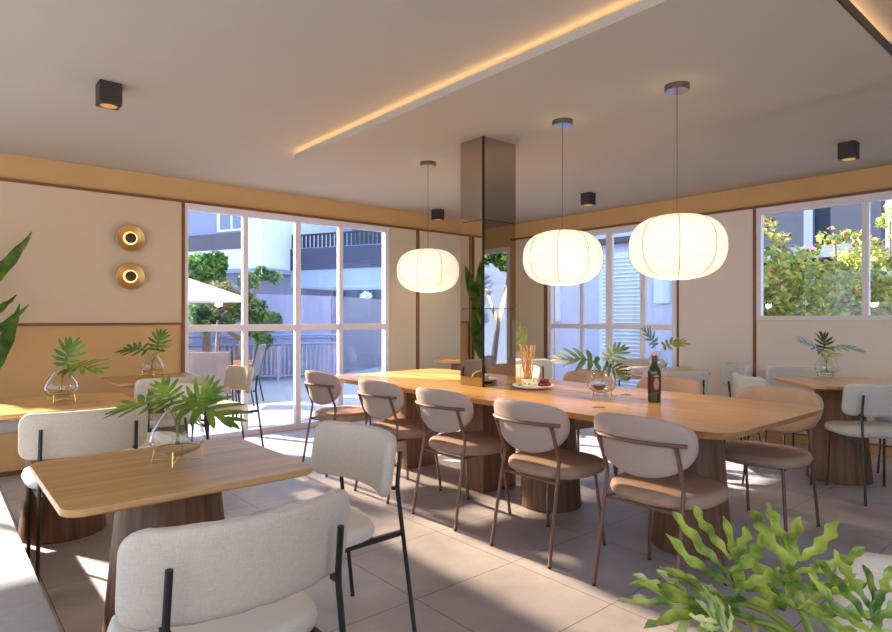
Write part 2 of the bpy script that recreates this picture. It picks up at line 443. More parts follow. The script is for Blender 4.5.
cove_strip('led_strip', [(S0[0] + .35, S0[2] + .035, zl), (S0[1] - .35, S0[2] + .035, zl)], 'warm light strip hidden in the short ceiling edge at the upper right')

# windows -----------------------------------------------------------
fd = .055
def frame_y(name, W, y, verts, rails, fw=.034):
    """window in a wall along x; verts [(x0,x1)], rails [(z0,z1)]"""
    s = structure(name)
    bm = bm_(); x0, x1, z0, z1 = W
    ya, yb = y - .01, y + fd
    box(bm, x0, x0 + fw, ya, yb, z0, z1); box(bm, x1 - fw - .03, x1, ya, yb, z0, z1)
    box(bm, x0 + fw, x1 - fw - .03, ya, yb, z1 - .065, z1); box(bm, x0 + fw, x1 - fw - .03, ya, yb, z0, z0 + .06)
    obj('window_frame', bm, 'white_frame', s)
    xs = [x0 + fw] + [v for p in verts for v in p] + [x1 - fw - .03]
    zs = [z0 + .06] + [v for p in rails for v in p] + [z1 - .065]
    for a, b in verts:
        bm = bm_(); box(bm, a, b, ya + .005, yb - .008, z0 + .06, z1 - .065); obj('mullion', bm, 'white_frame', s)
    for a, b in rails:
        for i in range(0, len(xs), 2):
            bm = bm_(); box(bm, xs[i], xs[i + 1], ya + .008, yb - .01, a, b); obj('rail', bm, 'white_frame', s)
    for i in range(0, len(xs), 2):
        for j in range(0, len(zs), 2):
            bm = bm_(); box(bm, xs[i], xs[i + 1], y + .020, y + .026, zs[j], zs[j + 1]); obj('glass_pane', bm, 'pane_glass', s)
    return s
def frame_x(name, W, x, verts, rails, fw=.045, bot=.06):
    s = structure(name)
    bm = bm_(); y0, y1, z0, z1 = W
    xa, xb = x - .01, x + fd
    box(bm, xa, xb, y0, y0 + fw, z0, z1); box(bm, xa, xb, y1 - fw, y1, z0, z1)
    box(bm, xa, xb, y0 + fw, y1 - fw, z1 - .072, z1); box(bm, xa, xb, y0 + fw, y1 - fw, z0, z0 + bot)
    obj('window_frame', bm, 'white_frame', s)
    ys = [y0 + fw] + [v for p in verts for v in p] + [y1 - fw]
    zs = [z0 + bot] + [v for p in rails for v in p] + [z1 - .072]
    for a, b in verts:
        bm = bm_(); box(bm, xa + .005, xb - .008, a, b, z0 + bot, z1 - .072); obj('mullion', bm, 'white_frame', s)
    for a, b in rails:
        for i in range(0, len(ys), 2):
            bm = bm_(); box(bm, xa + .008, xb - .01, ys[i], ys[i + 1], a, b); obj('rail', bm, 'white_frame', s)
    for i in range(0, len(ys), 2):
        for j in range(0, len(zs), 2):
            bm = bm_(); box(bm, x + .020, x + .026, ys[i], ys[i + 1], zs[j], zs[j + 1]); obj('glass_pane', bm, 'pane_glass', s)
    return s
frame_y('window_1', W1, YL, [(2.572, 2.628), (3.180, 3.246), (3.745, 3.800)], [(1.119, 1.191)])
frame_x('window_2', W2, XR, [(4.02, 4.088), (4.488, 4.578), (4.938, 4.987)], [(1.117, 1.182)], .06, .12)
frame_x('window_3', W3, XR, [(1.708, 1.763)], [], .05, .047)
frame_x('door_1', D1, XR, [(-.78, -.70)], [], .07, .10)
frame_y('window_4', W4, YL, [(-1.20, -1.15)], [(1.10, 1.16)])
s = structure('fill_opening_back'); bm = bm_()
for a in (W5[0], 1.0, 3.2, W5[1] - .05): box(bm, XB - .1, XB - .04, a, a + .05, W5[2], W5[3])
box(bm, XB - .1, XB - .04, W5[0], W5[1], W5[2], W5[2] + .05); box(bm, XB - .1, XB - .04, W5[0], W5[1], W5[3] - .05, W5[3]); obj('window_frame', bm, 'white_frame', s)
s = structure('fill_opening_near'); bm = bm_()
for a in (W6[0], -.4, 1.1, W6[1] - .05): box(bm, a, a + .05, YN - .1, YN - .04, W6[2], W6[3])
box(bm, W6[0], W6[1], YN - .1, YN - .04, W6[2], W6[2] + .05); box(bm, W6[0], W6[1], YN - .1, YN - .04, W6[3] - .05, W6[3]); obj('window_frame', bm, 'white_frame', s)

# column -------------------------------------------------------------
CX0, CX1, CY0, CY1 = 3.03, 3.37, 3.115, 3.36
TZ = .765                                   # long table height
col_ = structure('column')
bm = bm_(); box(bm, CX0 + .008, CX1 - .008, CY0 + .008, CY1 - .008, 0, S0[4]); obj('column_core', bm, 'bronze_edge', col_)
bm = bm_()
box(bm, CX0, CX1, CY0, CY1, 0, TZ - .05); obj('timber_base', bm, 'walnut_flat', col_)
for z0, z1 in ((TZ - .05, 1.326), (1.330, 1.965), (1.969, S0[4])):
    for q in ((CX0, CX0 + .007, CY0 + .008, CY1), (CX0 + .008, CX1, CY0, CY0 + .007), (CX1 - .007, CX1, CY0 + .008, CY1), (CX0 + .008, CX1, CY1 - .007, CY1)):
        bm = bm_(); box(bm, *q, z0, z1); obj('mirror_panel', bm, 'bronze_mirror', col_)
bm = bm_(); box(bm, CX0 - .002, CX0 + .010, CY0 - .002, CY0 + .010, TZ - .05, S0[4]); obj('corner_strip', bm, 'bronze_edge', col_)

# ------------------------------------------------------------------ lamps
def make_pendant():
    t = thing('pendant_lamp', '', 'lamp')
    zc, rx, hz = 1.657, .261, .179
    bm = bm_()
    prof = []
    for k in range(25):
        a = -pi / 2 + pi * k / 24
        prof.append((max(.055, rx * (abs(cos(a)) ** .66)), zc + hz * (abs(sin(a)) ** .90) * (1 if a > 0 else -1)))
    lathe(bm, prof, 48)
    obj('paper_shade', bm, 'lamp_paper', t, smooth=True)
    for q in range(8):
        bm = bm_(); th = 2 * pi * q / 8 + .55
        tube(bm, [((r + .0005) * cos(th), (r + .0005) * sin(th), z) for r, z in prof[1:-1]], .0016, 5); obj('rib', bm, 'bark', t)
    bm = bm_(); tube(bm, [(0, 0, zc + hz - .01), (0, 0, S0[4] - .03)], .0025, 6); obj('cord', bm, 'canopy_brown', t)
    bm = bm_(); lathe(bm, [(0, S0[4] - .030), (.066, S0[4] - .030), (.068, S0[4] - .028), (.068, S0[4]), (0, S0[4])], 32)
    c = obj('canopy', bm, 'canopy_brown', t, smooth='edge')
    bm = bm_(); lathe(bm, [(0, S0[4] - .032), (.062, S0[4] - .032), (.062, S0[4] - .0305), (0, S0[4] - .0305)], 32); obj('canopy_face', bm, 'chrome', c)
    return t
pend = make_pendant(); used = []
for y, lb in ((3.955, 'round paper pendant lamp left of the mirrored column'), (2.539, 'round paper pendant lamp between the mirrored column and the largest lamp'), (1.733, 'round paper pendant lamp hanging nearest, above the wine bottle')):
    place(pend, used, (3.2, y, 0), 0, lb, 'paper pendants over the long table')
def make_spot():
    t = thing('ceiling_spotlight', '', 'spotlight')
    bm = bm_(); box(bm, -.06, .06, -.06, .06, ZC - .13, ZC, .003)
    # recess opening in the underside
    obj('housing', bm, 'dark_box', t)
    bm = bm_(); lathe(bm, [(.044, ZC - .1315), (.050, ZC - .1315), (.050, ZC - .1302), (.044, ZC - .1302), (.044, ZC - .1315)], 24); obj('trim_ring', bm, 'brass_brushed', t)
    bm = bm_(); lathe(bm, [(0, ZC - .1306), (.043, ZC - .1306), (.043, ZC - .1301), (0, ZC - .1301)], 24); obj('lens', bm, 'spot_glow', t)
    return t
sp = make_spot(); used = []
SPOTS = [(.83, 4.05, 'dark cube ceiling spotlight above the left tables'), (5.0, 5.98, 'dark cube ceiling spotlight behind the left pendant lamp'), (5.62, 4.1, 'dark cube ceiling spotlight seen over the middle pendant lamp'), (5.58, 1.57, 'dark cube ceiling spotlight above the high window at right')]
for x, y, lb in SPOTS: place(sp, used, (x, y, 0), 0, lb, 'cube spotlights on the ceiling')
def make_sconce():
    t = thing('wall_sconce', '', 'wall lamp')
    y0 = YL - pt
    def disc(prof): 
        bm = bm_(); lathe(bm, prof, 48)
        bmesh.ops.transform(bm, matrix=Matrix.Rotation(radians(90), 4, 'X'), verts=bm.verts); return bm   # z -> -y
    obj('dish', disc([(0, .004), (.06, .0), (.06, .018), (.122, .050), (.127, .052), (.127, .056), (.122, .056), (.05, .026), (0, .024)]), 'brass_brushed', t, smooth=True)
    obj('glow_ring', disc([(.046, .030), (.061, .034), (.061, .038), (.046, .038), (.046, .030)]), 'ring_glow', t, smooth=True)
    obj('knob', disc([(0, .025), (.044, .025), (.048, .060), (.040, .066), (0, .066)]), 'brown_knob', t, smooth='edge')
    return t
sc_ = make_sconce(); used = []
for z, lb in ((2.012, 'upper of the two round brass wall lamps on the pale panel'), (1.653, 'lower of the two round brass wall lamps on the pale panel')):
    place(sc_, used, (1.465, YL - pt, z), 0, lb, 'brass dish wall lamps')

# ------------------------------------------------------------------ tables
def make_table(w=.73, d=.71, rc=.055, z=.76, ped=True):
    t = thing('cafe_table', '', 'table')
    bm = bm_()
    L = [[(x, y, zz) for x, y in rrect(w - i, d - i, rc, 8)] for zz, i in ((z - .040, .13), (z - .022, .008), (z - .019, 0), (z - .003, 0), (z, .004))]
    loft(bm, L); obj('tabletop', bm, 'oak', t, smooth='edge')
    bm = bm_(); lathe(bm, [(0, 0), (.222, 0), (.225, .004), (.158, z - .040), (0, z - .040)], 48); obj('pedestal', bm, 'walnut', t, smooth='edge')
    return t
tab = make_table(); used = []
Q = pi / 4
TABLES = [((.632, 2.172), 0, 'square oak table in the left foreground with crossed green leaves in a vase'),
          ((.62, 4.20), 0, 'square oak table behind the foreground table at the left picture edge'),
          ((1.47, 5.43), 0, 'square oak table standing below the sconces by the left window'),
          ((5.45, 1.60), Q, 'square oak table under the high window at right, turned diagonally'),
          ((5.42, 3.10), Q, 'square oak table turned diagonally before the right glazed door'),
          ((.63, .10), 0, 'oak table at the bottom edge holding the big leafy plant')]
for (x, y), rz, lb in TABLES: place(tab, used, (x, y, 0), rz, lb, 'square oak cafe tables')
# diagonal long table in the far corner
tc_ = thing('cafe_table', 'oak table in the far corner half hidden behind the mirrored column', 'table', (5.28, 5.30, 0), -Q)
bm = bm_(); loft(bm, [[(x, y, zz) for x, y in rrect(1.36 - i, .66 - i, .075, 8)] for zz, i in ((.715, .10), (.730, .006), (.734, 0), (.757, 0), (.76, .004))]); obj('tabletop', bm, 'oak', tc_, smooth='edge')
for s in (-1, 1):
    bm = bm_(); lathe(bm, [(0, 0), (.18, 0), (.13, .715), (0, .715)], 40); obj('pedestal', bm, 'walnut', tc_, smooth='edge', loc=(s * .36, 0, 0))

# long table with a cut-out for the column
X0, X1, Y0, Y1 = 2.565, 3.815, 1.16, 4.60
lt = thing('dining_table', 'long oak dining table built round the mirrored column', 'table', (3.19, 2.88, 0))
def ring_top(z0, z1):
    bm = bm_()
    def add_loop(pts, z):
        vs = [bm.verts.new((x - 3.19, y - 2.88, z)) for x, y in pts]
        return vs, [bm.edges.new((vs[i], vs[(i + 1) % len(vs)])) for i in range(len(vs))]
    outer = [(x + (X0 + X1) / 2, y + (Y0 + Y1) / 2) for x, y in rrect(X1 - X0, Y1 - Y0, .13, 9)]
    g = .003
    inner = [(CX0 - g, CY0 - g), (CX1 + g, CY0 - g), (CX1 + g, CY1 + g), (CX0 - g, CY1 + g)]
    ot, oe = add_loop(outer, z1); it, ie = add_loop(inner, z1)
    bmesh.ops.triangle_fill(bm, use_beauty=True, edges=oe + ie)
    top = list(bm.faces)
    r = bmesh.ops.extrude_face_region(bm, geom=top)
    vs = [v for v in r['geom'] if isinstance(v, bmesh.types.BMVert)]
    bmesh.ops.translate(bm, verts=vs, vec=(0, 0, z0 - z1))
    for v in vs:                             # undercut edge
        if abs(v.co.x) > .5 or abs(v.co.y) > 1.5: v.co.x *= .955; v.co.y *= .985
    return bm
obj('tabletop', ring_top(TZ - .036, TZ), 'oak_long', lt)
for y in (1.66, 2.66):
    bm = bm_(); lathe(bm, [(0, 0), (.205, 0), (.208, .004), (.155, TZ - .037), (0, TZ - .037)], 48); obj('pedestal', bm, 'walnut', lt, smooth='edge', loc=(.03, y - 2.88, 0))
bm = bm_(); box(bm, 3.02 - 3.19, 3.36 - 3.19, 4.02 - 2.88, 4.34 - 2.88, 0, TZ - .037); obj('block_leg', bm, 'walnut_flat', lt)

# ------------------------------------------------------------------ chairs
def make_linen_chair(fab, name='upholstered_chair'):
    t = thing(name, '', 'chair')
    w, h, r = .60, .228, .056
    def hw(tt):
        a = abs(tt) - (h / 2 - r)
        return w / 2 if a <= 0 else w / 2 - (r - sqrt(max(0, r * r - a * a)))
    Rb = .47
    def mapf(s, tt, n):                      # curved round the sitter, slightly raked
        a = s / Rb; rr = Rb - n
        y = -.245 + (Rb - rr * cos(a)); x = rr * sin(a)
        y -= tt * .16
        return (x, y, .695 + tt)
    obj('backrest', pillow(hw, -h / 2, h / 2, .046, .022, mapf, 22, 16), fab, t, smooth=True)
    def hs(tt):                              # D-shaped seat
        if tt > .06:
            k = (tt - .06) / .20; return .245 * max(0, 1 - k ** 3.0) ** (1 / 3.0)
        k = (.06 - tt) / .24; return .245 * max(0, 1 - k ** 4) ** (1 / 4)
    obj('seat', pillow(hs, -.18, .26, .056, .020, lambda s, tt, n: (s, tt, .452 + n), 20, 18, .006), 'seat_vinyl' if fab == 'linen' else fab, t, smooth=True)
    for s in (-1, 1):
        bm = bm_(); tube(bm, smooth_path([(s * .205, -.268, .735), (s * .207, -.250, .60), (s * .225, -.325, .004)]), .0088, 8); lg = obj('leg', bm, 'black_metal', t, smooth='edge')
        bm = bm_(); tube(bm, [(s * .225, -.325, 0), (s * .225, -.325, .006)], .0092, 8); obj('foot_cap', bm, 'black_rubber', lg)
    for s in (-1, 1):
        bm = bm_(); tube(bm, [(s * .195, .165, .424), (s * .205, .185, .004)], .0088, 8); lg = obj('leg', bm, 'black_metal', t, smooth='edge')
        bm = bm_(); tube(bm, [(s * .205, .185, 0), (s * .205, .185, .006)], .0092, 8); obj('foot_cap', bm, 'black_rubber', lg)
    bm = bm_()
    for s in (-1, 1):
        box(bm, s * .205 - .008, s * .205 + .008, -.272, .17, .403, .423)
    box(bm, -.205, .205, .150, .166, .403, .423)
    obj('seat_frame', bm, 'black_metal', t)
    for s in (-1, 1):
        bm = bm_(); box(bm, s * .206 - .008, s * .206 + .008, -.258, -.225, .590, .602); obj('bracket', bm, 'black_metal', t)
    return t
def make_mauve_chair():
    t = thing('upholstered_chair', '', 'chair')
    zc = .730; YB_ = -.275; RK = .24
    def hw(tt):
        if tt >= 0: k = tt / .098; return .274 * max(0, 1 - k ** 3.2) ** (1 / 2.7)
        k = -tt / .185; return .274 * max(0, 1 - k ** 2.15) ** (1 / 1.95)
    Rb = .40
    def mapf(s, tt, n):
        a = s / Rb; rr = Rb - n
        return (rr * sin(a), YB_ + (Rb - rr * cos(a)) - tt * RK, zc + tt)
    bk = obj('backrest', pillow(hw, -.185, .098, .052, .030, mapf, 26, 22, 0, True), 'mauve', t, smooth=True)
    bk.data.materials.append(MATS['mauve_suede'])
    def hs(tt):
        k = abs(tt - .02) / .245; return .255 * max(0, 1 - k ** 2.5) ** (1 / 2.5)
    obj('seat', pillow(hs, -.225, .265, .062, .030, lambda s, tt, n: (s, tt, .447 + n), 22, 22, .012), 'mauve_suede', t, smooth=True)
    pts = []
    for k in range(13):
        a = (-.225 + .45 * k / 12) / Rb; rr = Rb + .035
        pts.append((rr * sin(a), YB_ + (Rb - rr * cos(a)) + .006, .715))
    bm = bm_(); tube(bm, pts, .0100, 8); obj('back_rail', bm, 'bronze', t, smooth='edge')
    def xy(s):
        a = s / Rb; return (Rb + .037) * sin(a), YB_ + (Rb - (Rb + .037) * cos(a)) + .004
    for s in (-1, 1):
        x, y = xy(s * .185)
        bm = bm_(); tube(bm, smooth_path([(x, y, .708), (s * .192, -.192, .53), (s * .205, -.285, .008)]), .0095, 8); lg = obj('leg', bm, 'bronze', t, smooth='edge')
        bm = bm_(); tube(bm, [(s * .205, -.285, 0), (s * .205, -.285, .010)], .0100, 8); obj('foot_cap', bm, 'black_rubber', lg)
    for s in (-1, 1):
        bm = bm_(); tube(bm, [(s * .165, .150, .416), (s * .200, .190, .008)], .0095, 8); lg = obj('leg', bm, 'bronze', t, smooth='edge')
        bm = bm_(); tube(bm, [(s * .200, .190, 0), (s * .200, .190, .010)], .0100, 8); obj('foot_cap', bm, 'black_rubber', lg)
    bm = bm_()
    for s in (-1, 1): tube(bm, [(s * .192, -.203, .412), (s * .165, .155, .412)], .008, 6)
    tube(bm, [(-.194, -.205, .408), (.194, -.205, .408)], .008, 6); tube(bm, [(-.165, .15, .408), (.165, .15, .408)], .008, 6)
    obj('seat_frame', bm, 'bronze', t, smooth='edge')
    return t
# linen chairs: angle 0 faces +y
lin_ = make_linen_chair('linen'); used = []
W = pi / 2                                   # faces -x
LINEN = [((.590, 1.60), 0, 'pale linen chair in the front, its back filling the bottom left'),
         ((.615, 3.655), 0, 'pale linen chair with its back to the camera beyond the foreground table, beside the bench'),
         ((1.15, 2.13), W + .02, 'pale linen chair at the right side of the foreground table, seat towards it'),
         ((1.46, 5.09), 0, 'pale linen chair pushed up to the table below the sconces, back to the camera'),
         ((1.13, 4.22), W, 'pale linen chair seen behind the crossed leaves of the foreground vase'),
         ((2.03, 5.52), W, 'pale linen chair standing against the left window, facing left'),
         ((1.17, .12), W, 'pale linen chair cut off at the bottom right behind the big plant')]
for (x, y), rz, lb in LINEN: place(lin_, used, (x, y, 0), rz, lb, 'pale linen chairs with black legs')
gr_ = make_linen_chair('linen_grey'); used = []
GREY = [((5.165, 1.315), -Q, 'grey chair at the right edge with its back to the camera'),
        ((5.10, 1.95), -3 * Q, 'grey chair at the right table seen edge-on behind the brown chair'),
        ((6.02, 2.02), 3 * Q, 'grey chair against the pale wall behind the right table'),
        ((5.86, 1.17), Q, 'grey chair at the right edge whose seat shows below the grey backrest'),
        ((5.04, 2.80), -Q, 'grey chair behind the wine bottle with its back to the camera'),
        ((5.90, 2.78), Q, 'grey chair before the pale wall between glazed door and high window, facing left'),
        ((5.86, 3.55), 3 * Q, 'grey chair standing against the right glazed door behind its table'),
        ((5.24, 4.62), -Q - .3, 'grey chair behind the breadsticks in the far corner')]
for (x, y), rz, lb in GREY: place(gr_, used, (x, y, 0), rz, lb, 'grey upholstered chairs with black legs')
mv = make_mauve_chair(); used = []
MAUVE = [((2.675, 1.505), -W, 'brown and beige padded chair nearest the camera on the near side of the long table'),
         ((2.665, 2.175), -W, 'second padded chair from the camera on the near side of the long table'),
         ((2.665, 2.89), -W, 'third padded chair from the camera on the near side of the long table'),
         ((2.665, 3.58), -W, 'fourth padded chair from the camera on the near side, beside the far table leg'),
         ((2.70, 4.47), -W, 'padded chair at the far end of the near side, by the left window'),
         ((3.81, 1.515), W, 'padded brown chair on the far side at the right end of the long table'),
         ((3.92, 2.30), W, 'padded brown chair behind the wine bottle across the long table'),
         ((3.95, 3.03), W, 'padded brown chair behind the leaf vase across the long table'),
         ((3.95, 3.78), W, 'padded brown chair behind the breadsticks across the long table')]
for (x, y), rz, lb in MAUVE: place(mv, used, (x, y, 0), rz, lb, 'padded chairs round the long table')

# ------------------------------------------------------------------ benches
t = thing('bench', 'grey upholstered bench along the bottom left picture edge', 'bench', (0, 1.9, 0))
bm = bm_(); box(bm, -.28, .285, -3.0, 2.6, .335, .40, .015); obj('seat_cushion', bm, 'bench_fabric', t, smooth='edge')
bm = bm_(); box(bm, -.26, .22, -2.98, 2.58, 0, .335); obj('bench_base', bm, 'ochre', t)
t = thing('bench', 'ochre fronted bench with grey cushion along the left wall', 'bench', (0, 6.1, 0))
bm = bm_(); box(bm, .36, .98, -.19, .19, .345, .436, .015); obj('seat_cushion', bm, 'bench_fabric', t, smooth='edge')
bm = bm_(); box(bm, .38, .96, -.18, .19, .04, .345); obj('bench_base', bm, 'ochre', t)
bm = bm_(); box(bm, .38, .96, -.165, .19, 0, .04); obj('plinth', bm, 'batten_brown', t)

# ------------------------------------------------------------------ vases and leaves
def lobed_leaf(L, n=7, lobe=.55, wid=.16, droop=.25, seed=0, wave=.0, midw=.045):
    """deeply cut leaf along +y from the origin, upper side +z"""
    rnd = random.Random(seed); bm = bm_()
    def mid(t): return Vector((0, L * t, L * (.10 * sin(pi * t) - droop * t * t)))
    segs = 10; lv = []
    for k in range(segs + 1):
        t = k / segs; p = mid(t); w = L * midw * (1 - t) ** .5 + .0008
        lv.append((bm.verts.new(p + Vector((-w, 0, .002 * L))), bm.verts.new(p + Vector((0, 0, -.012 * L))), bm.verts.new(p + Vector((w, 0, .002 * L)))))
    for a, b in zip(lv, lv[1:]):
        bm.faces.new((a[0], a[1], b[1], b[0])); bm.faces.new((a[1], a[2], b[2], b[1]))
    for side in (-1, 1):
        for k in range(n):
            f = k / (n - 1); t = .04 + .80 * f
            ang = radians(108 - 84 * f + rnd.uniform(-6, 6))       # from backward to forward
            ln = L * lobe * (.62 + .5 * sin(pi * (f * .85 + .1))) * rnd.uniform(.88, 1.1)
            d = Vector((side * sin(ang), cos(ang), 0)); pr = Vector((-d.y, d.x, 0))
            base = mid(t); rows = []
            m_ = 6
            for j in range(m_ + 1):
                u = j / m_
                w = L * wid * .5 * (.75 + .9 * u) * (1 - u ** 2.2) ** .8 * (1 + .10 * sin(j * 2.4 + k)) + .0004
                if j == m_: w = .0006
                c = base + d * (ln * u) + Vector((0, ln * .16 * u * u, -ln * droop * 1.0 * u * u + ln * .10 * u + wave * L * sin(u * 7 + k * 1.7)))
                rows.append((bm.verts.new(c - pr * w + Vector((0, 0, .10 * w + wave * L * .6 * sin(u * 9 + k)))), bm.verts.new(c), bm.verts.new(c + pr * w + Vector((0, 0, .10 * w - wave * L * .6 * sin(u * 8 + k))))))
            for a, b in zip(rows, rows[1:]):
                bm.faces.new((a[0], a[1], b[1], b[0])); bm.faces.new((a[1], a[2], b[2], b[1]))
    bmesh.ops.recalc_face_normals(bm, faces=bm.faces)
    return bm
def leaf_obj(bm, mat, parent, base, direction, roll=0, name='leaf', face=None):
    d = Vector(direction).normalized(); fc = Vector(face) if face is not None else Vector((0, 0, .75)) - F3 * .7
    z = (fc - d * fc.dot(d)).normalized(); x = d.cross(z)
    q = Matrix(((x.x, d.x, z.x, 0), (x.y, d.y, z.y, 0), (x.z, d.z, z.z, 0), (0, 0, 0, 1))) @ Matrix.Rotation(roll, 4, 'Y')
    bmesh.ops.transform(bm, matrix=Matrix.Translation(Vector(base)) @ q, verts=bm.verts)
    return obj(name, bm, mat, parent, smooth=True, auto=False)
def arc(p0, p1, p2, n=10):
    p0, p1, p2 = Vector(p0), Vector(p1), Vector(p2)
    return [p0 * (1 - t) ** 2 + p1 * 2 * t * (1 - t) + p2 * t * t for t in [k / n for k in range(n + 1)]]
def make_vase():
    t = thing('glass_vase', '', 'vase')
    z0 = .026
    bm = bm_()
    lathe(bm, [(0, z0), (.035, z0 + .002), (.062, z0 + .014), (.079, z0 + .036), (.082, z0 + .055), (.074, z0 + .082), (.056, z0 + .112), (.039, z0 + .136), (.031, z0 + .148),
               (.0295, z0 + .148), (.037, z0 + .135), (.054, z0 + .111), (.072, z0 + .081), (.0795, z0 + .055), (.0765, z0 + .037), (.060, z0 + .017), (.034, z0 + .005), (0, z0 + .004)], 40)
    g = obj('glass_bowl', bm, 'vase_glass', t, smooth=True)
    bm = bm_(); lathe(bm, [(0, z0 + .005), (.034, z0 + .006), (.059, z0 + .018), (.0755, z0 + .038), (.0780, z0 + .052), (0, z0 + .052)], 40); obj('water', bm, 'water', t, smooth='edge')
    bm = bm_()
    rw = .066
    pts = [(rw * cos(a), rw * sin(a), z0 + .022) for a in [2 * pi * k / 32 for k in range(33)]]
    tube(bm, pts, .0022, 6, cap=False)
    for k in range(4):
        a = pi / 4 + k * pi / 2
        tube(bm, [(rw * cos(a), rw * sin(a), z0 + .022), (.074 * cos(a), .074 * sin(a), .002)], .0022, 6)
    for k in range(2):
        a = pi / 4 + k * pi / 2
        tube(bm, [(.073 * cos(a), .073 * sin(a), .012), (-.073 * cos(a), -.073 * sin(a), .012)], .0018, 6)
    obj('wire_stand', bm, 'gold', t, smooth='edge')
    return t
vs_ = make_vase(); used = []
VASES = [((.660, 2.19, .76), .3, 'teardrop glass vase on gold wire stand, on the foreground table'),
         ((.615, 4.225, .76), .1, 'teardrop glass vase on the left table behind the foreground table'),
         ((1.47, 5.56, .76), .7, 'teardrop glass vase on the table below the sconces'),
         ((3.20, 2.235, TZ), .5, 'teardrop glass vase on the long table between the wine glasses'),
         ((5.66, 1.75, .76), .4, 'teardrop glass vase on the right table under the high window'),
         ((5.15, 2.98, .76), .2, 'teardrop glass vase on the table before the right glazed door'),
         ((.86, .27, .76), .2, 'teardrop glass vase hidden below the big foreground leaves')]
for loc, rz, lb in VASES[:6]: place(vs_, used, loc, rz, lb, 'teardrop vases on gold wire stands', 1.1)
def sprig(loc, label, leaves, mats, name='leaf_sprig'):
    """leaves: (tip point of stem, direction, length, seed, roll) in metres from the vase foot; +a is to the picture's right, b is away"""
    t = thing(name, label, 'leaves', loc)
    def W3(a, b, c): v = R3 * a + F3 * b; return Vector((v.x, v.y, c))
    for i, (tip, dr, L, sd, roll, kw) in enumerate(leaves):
        if tip[2] > .206: tip = (tip[0], tip[1], tip[2] - .022)
        p2 = W3(*tip); d = W3(*dr)
        foot = W3(-tip[0] * .12, -tip[1] * .12, .062)
        ctl = Vector((0, 0, .165))
        bm = bm_(); tube(bm, arc(foot, ctl, p2), [.0035 - .0016 * k / 10 for k in range(11)], 6); obj('stem', bm, 'stem_green', t, smooth=True)
        leaf_obj(lobed_leaf(L, seed=sd, **kw), mats[i % len(mats)], t, p2, d, roll)
    return t
K = dict(n=6, lobe=.66, wid=.155, droop=.10)
N_ = 6
sprig(VASES[0][0], 'two crossed green lobed leaves in the foreground table vase',
      [((-.035, -.02, .205), (-.93, .1, -.10), .155, 1, .45, K), ((.04, -.02, .205), (.92, -.15, -.28), .17, 2, -.45, K), ((.035, .02, .20), (.62, .3, .45), .10, 5, .2, K), ((-.025, .02, .20), (-.45, .3, .55), .09, 41, .2, K)], ['leaf_green', 'leaf_green', 'leaf_green', 'leaf_green'])
sprig(VASES[1][0], 'green and yellow lobed leaves in the vase on the left table',
      [((.0, .03, .24), (.1, .3, .8), .14, 3, .2, K), ((.05, -.02, .22), (.9, -.1, .0), .19, 4, -.4, K), ((.04, -.05, .20), (.35, -.4, .15), .11, 8, .2, K)], ['leaf_dark', 'leaf_green', 'leaf_yellow'])
sprig(VASES[2][0], 'green and yellow lobed leaves in the vase below the sconces',
      [((-.05, .0, .24), (-.9, .1, .05), .19, 6, .3, K), ((.03, .02, .25), (.1, .3, .85), .15, 7, .1, K), ((.07, -.02, .24), (.6, -.3, .25), .14, 9, -.3, K)], ['leaf_dark', 'leaf_dark', 'leaf_yellow'])
sprig(VASES[3][0], 'dark green lobed leaves leaning left in the long table vase',
      [((-.03, .0, .235), (-.92, .1, .10), .22, 10, .3, K), ((.04, .02, .25), (.55, .1, .40), .13, 11, -.3, K), ((.03, .0, .22), (.7, -.2, -.35), .12, 12, 0, K)], ['leaf_deep', 'leaf_deep', 'leaf_deep'])
sprig(VASES[4][0], 'lobed leaves with one long frond to the right in the right table vase',
      [((-.05, .0, .24), (-.6, .1, .35), .17, 13, .3, K), ((.03, .0, .26), (.93, -.1, .02), .27, 14, -.5, dict(n=8, lobe=.34, wid=.13, droop=.16)), ((.0, -.03, .21), (-.25, -.5, .15), .13, 15, .2, K), ((.0, .04, .25), (.1, .2, .9), .13, 16, .2, K)], ['leaf_deep', 'leaf_green', 'leaf_yellow', 'leaf_deep'])
sprig(VASES[5][0], 'small green and yellow leaves in the vase before the right glazed door',
      [((-.03, .0, .27), (-.45, .1, .75), .16, 17, .3, K), ((.06, .0, .26), (.75, -.1, .15), .17, 18, -.3, K)], ['leaf_dark', 'leaf_yellow'])

